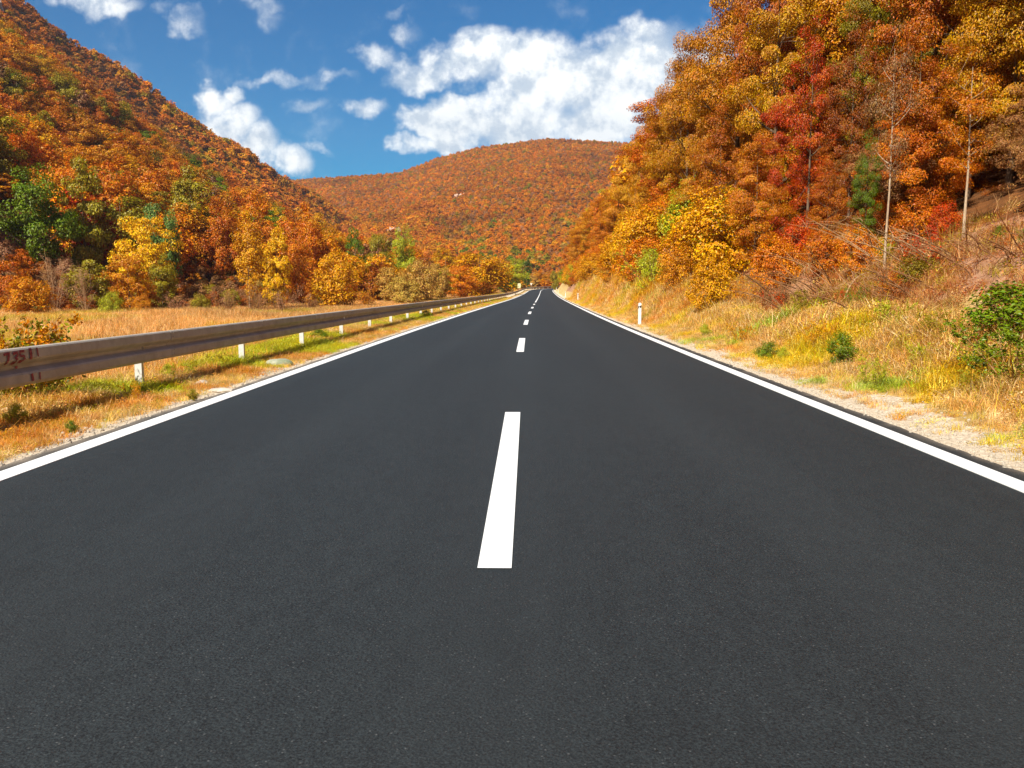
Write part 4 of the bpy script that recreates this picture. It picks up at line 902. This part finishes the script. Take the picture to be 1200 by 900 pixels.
while c < 100 and tries < 8000:
    tries += 1; a = 15+250*rr.random()**1.5; u = rr.uniform(9.0, 34); p = rpos(a, u, 0); x, y = float(p[0]), float(p[1])
    if a < 34 and u < 11.5: continue
    if x > y*.72+8: continue
    sp = 3.4 if y < 60 else 4.4
    if any((x-a_)**2+(y-b_)**2 < sp*sp for a_, b_ in occr): continue
    # keep below the skyline seen in the photograph
    pxx = VPX+x/y*1000; sky_y = np.interp(pxx, [640, 660, 700, 735, 760, 790, 812, 820], [312, 292, 232, 168, 140, 85, 5, -400]); hmax = CAMH+(VPY-sky_y)/1000*y-gz1(x, y)
    if hmax < 3: continue
    s = min(rr.uniform(.75, 1.1), hmax/11.5)
    occr.append((x, y)); c += 1
    tn = rr.choices(['amber', 'gold', 'rust', 'orange', 'olive', 'red', 'deep', 'lime'], [26, 18, 18, 16, 8, 3, 6, 2])[0]
    if y < 42: tn = rr.choice(['rust', 'deep', 'deep', 'deep', 'olive'])  # dark leaf tints stand in for the shade inside the near wood
    fill_tree(x, y, s, tn, ['n_round', 'n_tall', 'n_plate', 'n_loose'], 'massed in the wood on the steep right slope', 'autumn trees on the steep right slope', dim=.80 if y < 60 else .94)  # dim lowers the near tints further, as painted shade
# wooded slope far up the right hill
x, y = jgrid(8, 230, 10, 330, 4.2); U_, A_ = road_uv(x, y); k = (U_ > 11.5+(A_ < 26)*1.5) & ~near_any(x, y, occr, 2.6) & (U_ < 80) & (x < y*.75+25); x, y = x[k], y[k]
pxx = VPX+x/y*1000; sky_y = np.interp(pxx, [640, 660, 700, 735, 760, 790, 812, 820], [312, 292, 232, 168, 140, 85, 5, -400]); k = (CAMH+(VPY-sky_y)/1000*y-gz(x, y)) > 8; x, y = x[k], y[k]
def inst_copy(kind):
    m = PR[kind][1].copy(); m.materials.clear(); m.materials.append(M['leaf_i']); return proto('forest_tree', m)
NP_ = [inst_copy(k) for k in ('n_round', 'n_tall', 'n_plate')]
nearm = (x*x+y*y) < 85**2
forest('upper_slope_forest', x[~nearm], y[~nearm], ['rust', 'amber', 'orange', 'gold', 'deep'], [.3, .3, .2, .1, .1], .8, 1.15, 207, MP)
forest('upper_slope_wood', x[nearm], y[nearm], ['rust', 'amber', 'orange', 'deep', 'olive'], [.28, .2, .1, .3, .12], .8, 1.15, 209, NP_, gain=.78)  # low gain paints the near wood's shade into its leaf colour
x, y = jgrid(7, 40, 9, 75, 1.7); U_, A_ = road_uv(x, y); k = (U_ > 10.2) & (U_ < 26) & (x < y*.75+5); x, y = x[k], y[k]
forest('undergrowth', x, y, ['rust', 'deep', 'brown', 'red', 'amber'], [.3, .3, .2, .1, .1], .16, .34, 211, [inst_copy('n_round'), inst_copy('s_big'), inst_copy('n_loose')])
# leaf litter, low brush and dry stalks over the red soil between the grass and the wood
n = 26000; a = 6+120*rng.random(n)**1.7; u = 6.4+5.2*rng.random(n); P = rpos(a, u, 0); dn = fbm(P[:, 0], P[:, 1], 1.4, 121); pxx = VPX+P[:, 0]/P[:, 1]*1000
k = (rng.random(n) < np.where(pxx > 1120, .42, .85)*(dn > -.25)); P = P[k]; n = len(P); P[:, 2] = gz(P[:, 0], P[:, 1])
col = cols([(.50, .22, .09), (.62, .34, .14), (.40, .16, .07), (.74, .50, .22), (.45, .36, .07)], n); sc = (.5+.9*rng.random(n)**2)*(1+.3*fbm(P[:, 0], P[:, 1], 3, 5))
scatter('leaf_litter', P, np.stack([sc*1.3, sc*1.3, sc], 1), np.stack([rng.normal(size=n)*.3, rng.normal(size=n)*.3, rng.random(n)*6.28], 1), col, rng.choice(4, n, p=[.1, .2, .2, .5]), GP)
x, y = jgrid(4.5, 16, 11, 60, .62); U_, A_ = road_uv(x, y); pxx = VPX+x/y*1000; k = (U_ > 6.9+.5*fbm(x, y, 2, 9)) & (U_ < 11) & (rng.random(len(x)) < np.where(pxx > 1125, .12, .55)); x, y = x[k], y[k]
forest('low_brush', x, y, ['brown', 'rust', 'deep', 'tan', 'olive', 'lime'], [.3, .22, .16, .12, .12, .08], .10, .30, 215, [inst_copy('s_round'), inst_copy('s_spread'), inst_copy('s_big')])
# ------------------------------------------------------------------ shrubs of the right bank
RB = [
 ('s_big', 832, 27, 262, 'gold', 'large yellow orange bush at the top of the bank left of dead branches', 34),
 ('s_big', 790, 36, 275, 'amber', 'orange bush left of the large yellow orange bush', 26),
 ('s_big', 762, 44, 288, 'lime', 'lime yellow bush above the nearest marker post', 20),
 ('s_loose', 749, 33, 312, 'pale', 'pale grey green shrub directly behind the nearest marker post', 11),
 ('s_big', 730, 52, 300, 'gold', 'gold bush left of the pale shrub beside the soil cut', 14),
 ('s_loose', 870, 25, 285, 'amber', 'amber leafy brush at the top of the grassy bank', 26),
 ('s_spread', 898, 15.6, 388, 'green', 'small bright green shrub low on the right bank left of a smaller one', 16),
 ('s_round', 917, 15.2, 392, 'lime', 'tiny yellow green plant right beside the small green shrub', 8),
 ('s_round', 984, 13.2, 372, 'green', 'dark green rounded shrub alone in the middle of the bank', 23),
 ('s_loose', 1022, 10.9, 404, 'lime', 'yellow green leafy plant below the lone dark shrub', 27),
 ('s_spread', 1200, 10.8, 332, 'green', 'large dark green bush at the right picture edge', 92),
 ('s_leafy', 1190, 9.4, 396, 'green', 'looser green bush in front of the large dark bush', 90),
 ('s_loose', 1130, 9.8, 430, 'lime', 'low yellow green weeds left of the dark bush', 18),
 ('s_leafy', 1078, 11.4, 392, 'lime', 'yellow green weed low on the bank between leafy plant and large bush', 22),
 ('s_leafy', 1112, 11.8, 366, 'olive', 'olive weed upper left of the large dark bush', 26),
 ('s_leafy', 958, 15.2, 350, 'gold', 'golden dry weed left above the lone dark shrub', 24),
 ('s_leafy', 868, 19, 362, 'gold', 'golden weed left of the small bright green shrub', 18),
 ('s_leafy', 1140, 10.4, 388, 'lime', 'bright yellow green weed touching the left side of large bush', 26),
 ('s_leafy', 1085, 12.6, 350, 'olive', 'olive weeds at the top of the bank below the soil face', 26),
 ('s_leafy', 1040, 14.2, 336, 'lime', 'lime weeds right of the small white stone', 26),
 ('s_loose', 1000, 17.4, 292, 'green', 'green leafy shrub under the left pale trunk', 18),
 ('s_loose', 938, 19.5, 300, 'olive', 'olive shrub at the bottom of the tangled dead branches', 22),
 ('s_round', 1158, 16.5, 262, 'green', 'upright green sapling on the bare red soil', 8),
 ('s_leafy', 1190, 15.0, 243, 'green', 'green sapling leaning over the soil at right edge', 14),
 ('s_round', 825, 22, 372, 'lime', 'tiny lime plant on the verge right of the marker post', 9),
 ('s_leafy', 905, 22, 262, 'red', 'low red leaved shrub under the orange tree', 20),
 ('s_leafy', 985, 19, 268, 'red', 'small red sapling left of the left pale trunk', 12),
 ('s_loose', 1070, 17.5, 262, 'red', 'orange red brush between the two pale trunks', 34),
 ('s_loose', 1040, 16.6, 300, 'rust', 'rust brush under the two pale trunks', 26),
 ('s_big', 1062, 19.5, 205, 'rust', 'rust leafy sapling thicket behind the pale dry branches', 34),
 ('s_big', 1000, 21, 215, 'orange', 'orange leafy sapling left behind the left pale trunk', 30),
 ('s_big', 960, 23, 235, 'rust', 'rust leafy bush behind the dark tangle of branches', 30),
 ('s_big', 1092, 19.0, 215, 'red', 'red brown bush left beside the right pale trunk', 24),
 ('s_big', 905, 25, 228, 'orange', 'orange bush under the low red orange tree', 34),
 ('s_big', 930, 27, 200, 'red', 'red bush between the orange bushes under the red tree', 28),
]
for kind, px, Y, ty, tn, lb, wd in RB: tree_at(kind, px, Y, ty, T[tn], lb, 'shrub', 'shrub', wide=wd)
# bushes along the top of the cut between the trees
c = 0
while c < 95:
    a = 30+rr.random()**1.1*190; u = rr.uniform(5.9 if a > 36 else 7.2, 9.2); p = rpos(a, u, 0); c += 1
    if 66 < a < 96 and u < 8.2: continue
    tn = rr.choice(['gold', 'amber', 'gold', 'lime', 'orange', 'rust'])
    place(rr.choice(['s_big', 's_big', 's_loose']), 'shrub', float(p[0]), float(p[1]), rr.uniform(.7, 1.15), T[tn], '%s shrub along the top of the right cutting' % tn, 'shrub', 'shrubs along the top of the right cutting')
# tangled dead branches on the right bank
def dead_heap(px, Y, label, seed, n=70, L=2.6, lift=.2, dirx=None, group=None):
    x = xat(px, Y); r = np.random.default_rng(seed); g = Geo(); base = gz1(x, Y)
    for k in range(n):
        th = r.normal()*.9+(dirx if dirx is not None else math.pi); l = L*(.3+.8*r.random()); a = np.array([r.normal()*.5*L*.4, r.normal()*.4, 0]); a[2] = gz1(x+a[0], Y+a[1])-base+lift*r.random()
        e = a+np.array([math.cos(th)*l, math.sin(th)*l*.5-.2, (.35+.5*r.random())*l*(.3+.7*r.random())]); P = curve_pts(a, e, np.array([0, 0, .22*l*r.random()])+r.normal(size=3)*.06*l, 8); r0 = .006+.016*r.random()**2
        g.tube(P, np.linspace(r0, r0*.25, 8), 4, cap=False)
        for m in range(5):
            i = 2+int(r.random()*5); l2 = l*.35*r.random()+.1; d = unit(P[min(i+1, 7)]-P[i]+r.normal(size=3)*.12*l); g.tube(curve_pts(P[i], P[i]+d*l2, r.normal(size=3)*.04, 4), np.linspace(r0*.45, r0*.15, 4), 3, cap=False)
    o = link('dead_branches', g.mesh('dead_branches', M['twig_pale'] if seed % 2 else M['twig']), None, (x, Y, base)); return tag(o, label, 'dead branches', group)
dead_heap(960, 20.5, 'dark tangle of dead branches arching left at top of the bank', 302, 26, 1.8, .4, math.pi)
dead_heap(925, 22, 'fine brown brush tangle left of the main dead branches', 310, 22, 1.6, .4, math.pi*.95)
dead_heap(1075, 17.6, 'pale dry branches sprawling down left from the right pale trunk', 303, 16, 1.8, .2, math.pi*.9)
dead_heap(1050, 16.2, 'low brown brushwood heap on the bank under the pale trunks', 304, 30, 1.1, .1, math.pi)
dead_heap(1125, 16.4, 'broken sticks on the red soil below the right pale trunk', 306, 22, 1.1, .1, math.pi*1.1)
dead_heap(1010, 18.6, 'dry twigs hanging across the left pale trunk', 305, 18, 1.8, 1.0, math.pi)
dead_heap(1175, 14.6, 'thin dead roots lying on the bare soil at right edge', 308, 16, 1.1, .12, math.pi*1.2)
# ------------------------------------------------------------------ left roadside bush and weeds
LB = [
 ('s_leafy', 0, 10.2, 345, 'olive', 'leafy green bramble bush behind the near end of the guardrail', 120),
 ('s_leafy', 36, 11.2, 352, 'green', 'leafy bramble right half spreading behind the guardrail', 72),
 ('s_leafy', -30, 9.6, 340, 'amber', 'bramble at the left picture edge behind the guardrail', 120),
 ('s_round', 5, 8.0, 445, 'lime', 'bright green weeds under the guardrail at left edge', 16),
 ('s_round', 192, 12.2, 427, 'lime', 'green yellow weed clump right of the nearest visible guardrail post', 11),
 ('s_leafy', 215, 12.8, 425, 'lime', 'yellow green weeds between the two nearest guardrail posts', 22),
 ('s_leafy', 255, 14.6, 412, 'olive', 'olive weeds left of the second guardrail post', 20),
 ('s_round', 374, 22, 392, 'green', 'green weed clump right of the third guardrail post', 13),
 ('s_leafy', 385, 23, 392, 'lime', 'low lime weeds between third and fourth guardrail posts', 14),
 ('s_round', 500, 40, 363, 'green', 'dark green weeds below the rail far along the verge', 9),
 ('s_leafy', 470, 36, 366, 'lime', 'yellow green weeds below the rail before the dark weeds', 12),
 ('s_round', 220, 9.9, 476, 'olive', 'small dark weeds on the left shoulder beside the line', 8),
 ('s_round', 72, 7.6, 486, 'green', 'small green weed in dry grass at lower left', 9),
 ('s_leafy', 150, 9.9, 432, 'gold', 'straw yellow weed left of the nearest guardrail post', 16),
]
for kind, px, Y, ty, tn, lb, wd in LB: tree_at(kind, px, Y, ty, T[tn], lb, 'weed' if Y > 9.7 or ty > 430 else 'bramble_bush', 'weed' if Y > 9.7 or ty > 430 else 'bush', wide=wd)

# ------------------------------------------------------------------ labels that say which one: colour, and where it stands from the nearest named tree
def pix(v):
    R_ = cam.rotation_euler.to_matrix().transposed(); q = R_ @ (Vector(v)-cam.location); return (CXP+FPX*q.x/-q.z, CYP-FPX*q.y/-q.z) if q.z < 0 else (9e3, 9e3)
things = [o for o in D.objects if o.get('category') in ('tree', 'shrub')]
marks = [(pix(o.location+Vector((0, 0, 4 if o['category'] == 'tree' else 1))), o['label']) for o in things if 'group' not in o and len(o['label'].split()) <= 13]
used = {}
for o in [o for o in things if 'group' in o]:
    c = pix(o.location+Vector((0, 0, 4))); side_r = c[0] > 640
    cand = sorted((math.hypot(c[0]-m[0][0], c[1]-m[0][1]), m) for m in marks if (m[0][0] > 640) == side_r)[:16]
    colr = o['label'].split(' tree ')[0].split(' shrub ')[0]; what = o['category']
    for d, m in cand:
        dx, dy = c[0]-m[0][0], c[1]-m[0][1]; rel = ('above' if dy < -abs(dx)*.6 else 'below' if dy > abs(dx)*.6 else '')+(' left of' if dx < -abs(dy)*.5 else ' right of' if dx > abs(dy)*.5 else '')
        rel = rel.strip().replace('above left of', 'up and left of').replace('above right of', 'up and right of').replace('below left of', 'down and left of').replace('below right of', 'down and right of')
        head = ' '.join(m[1].split()[:7]); 
        while head.split()[-1] in ('the', 'of', 'a', 'in', 'at', 'with', 'and', 'to', 'right', 'left', 'behind', 'top', 'beside', 'down', 'above', 'just', 'over', 'by', 'low', 'on', 'between', 'near', 'below', 'from', 'pale', 'into', 'dark', 'largest', 'formed', 'forming', 'standing', 'picture', 'right-hand', 'next', 'front', 'two', 'golden', 'leaning', 'red', 'olive', 'filling', 'stepping', 'layered', 'orange', 'his', 'yellow', 'green', 'low', 'hanging', 'slender', 'close', 'tall', 'around', 'small', 'soil', 'deep'): head = ' '.join(head.split()[:-1])
        if len(head.split()) < 2: continue
        lab = '%s %s %s the %s' % (colr, what, rel, head)
        if lab not in used: break
    if lab not in used and len(lab.split()) <= 16: used[lab] = o; o['label'] = lab
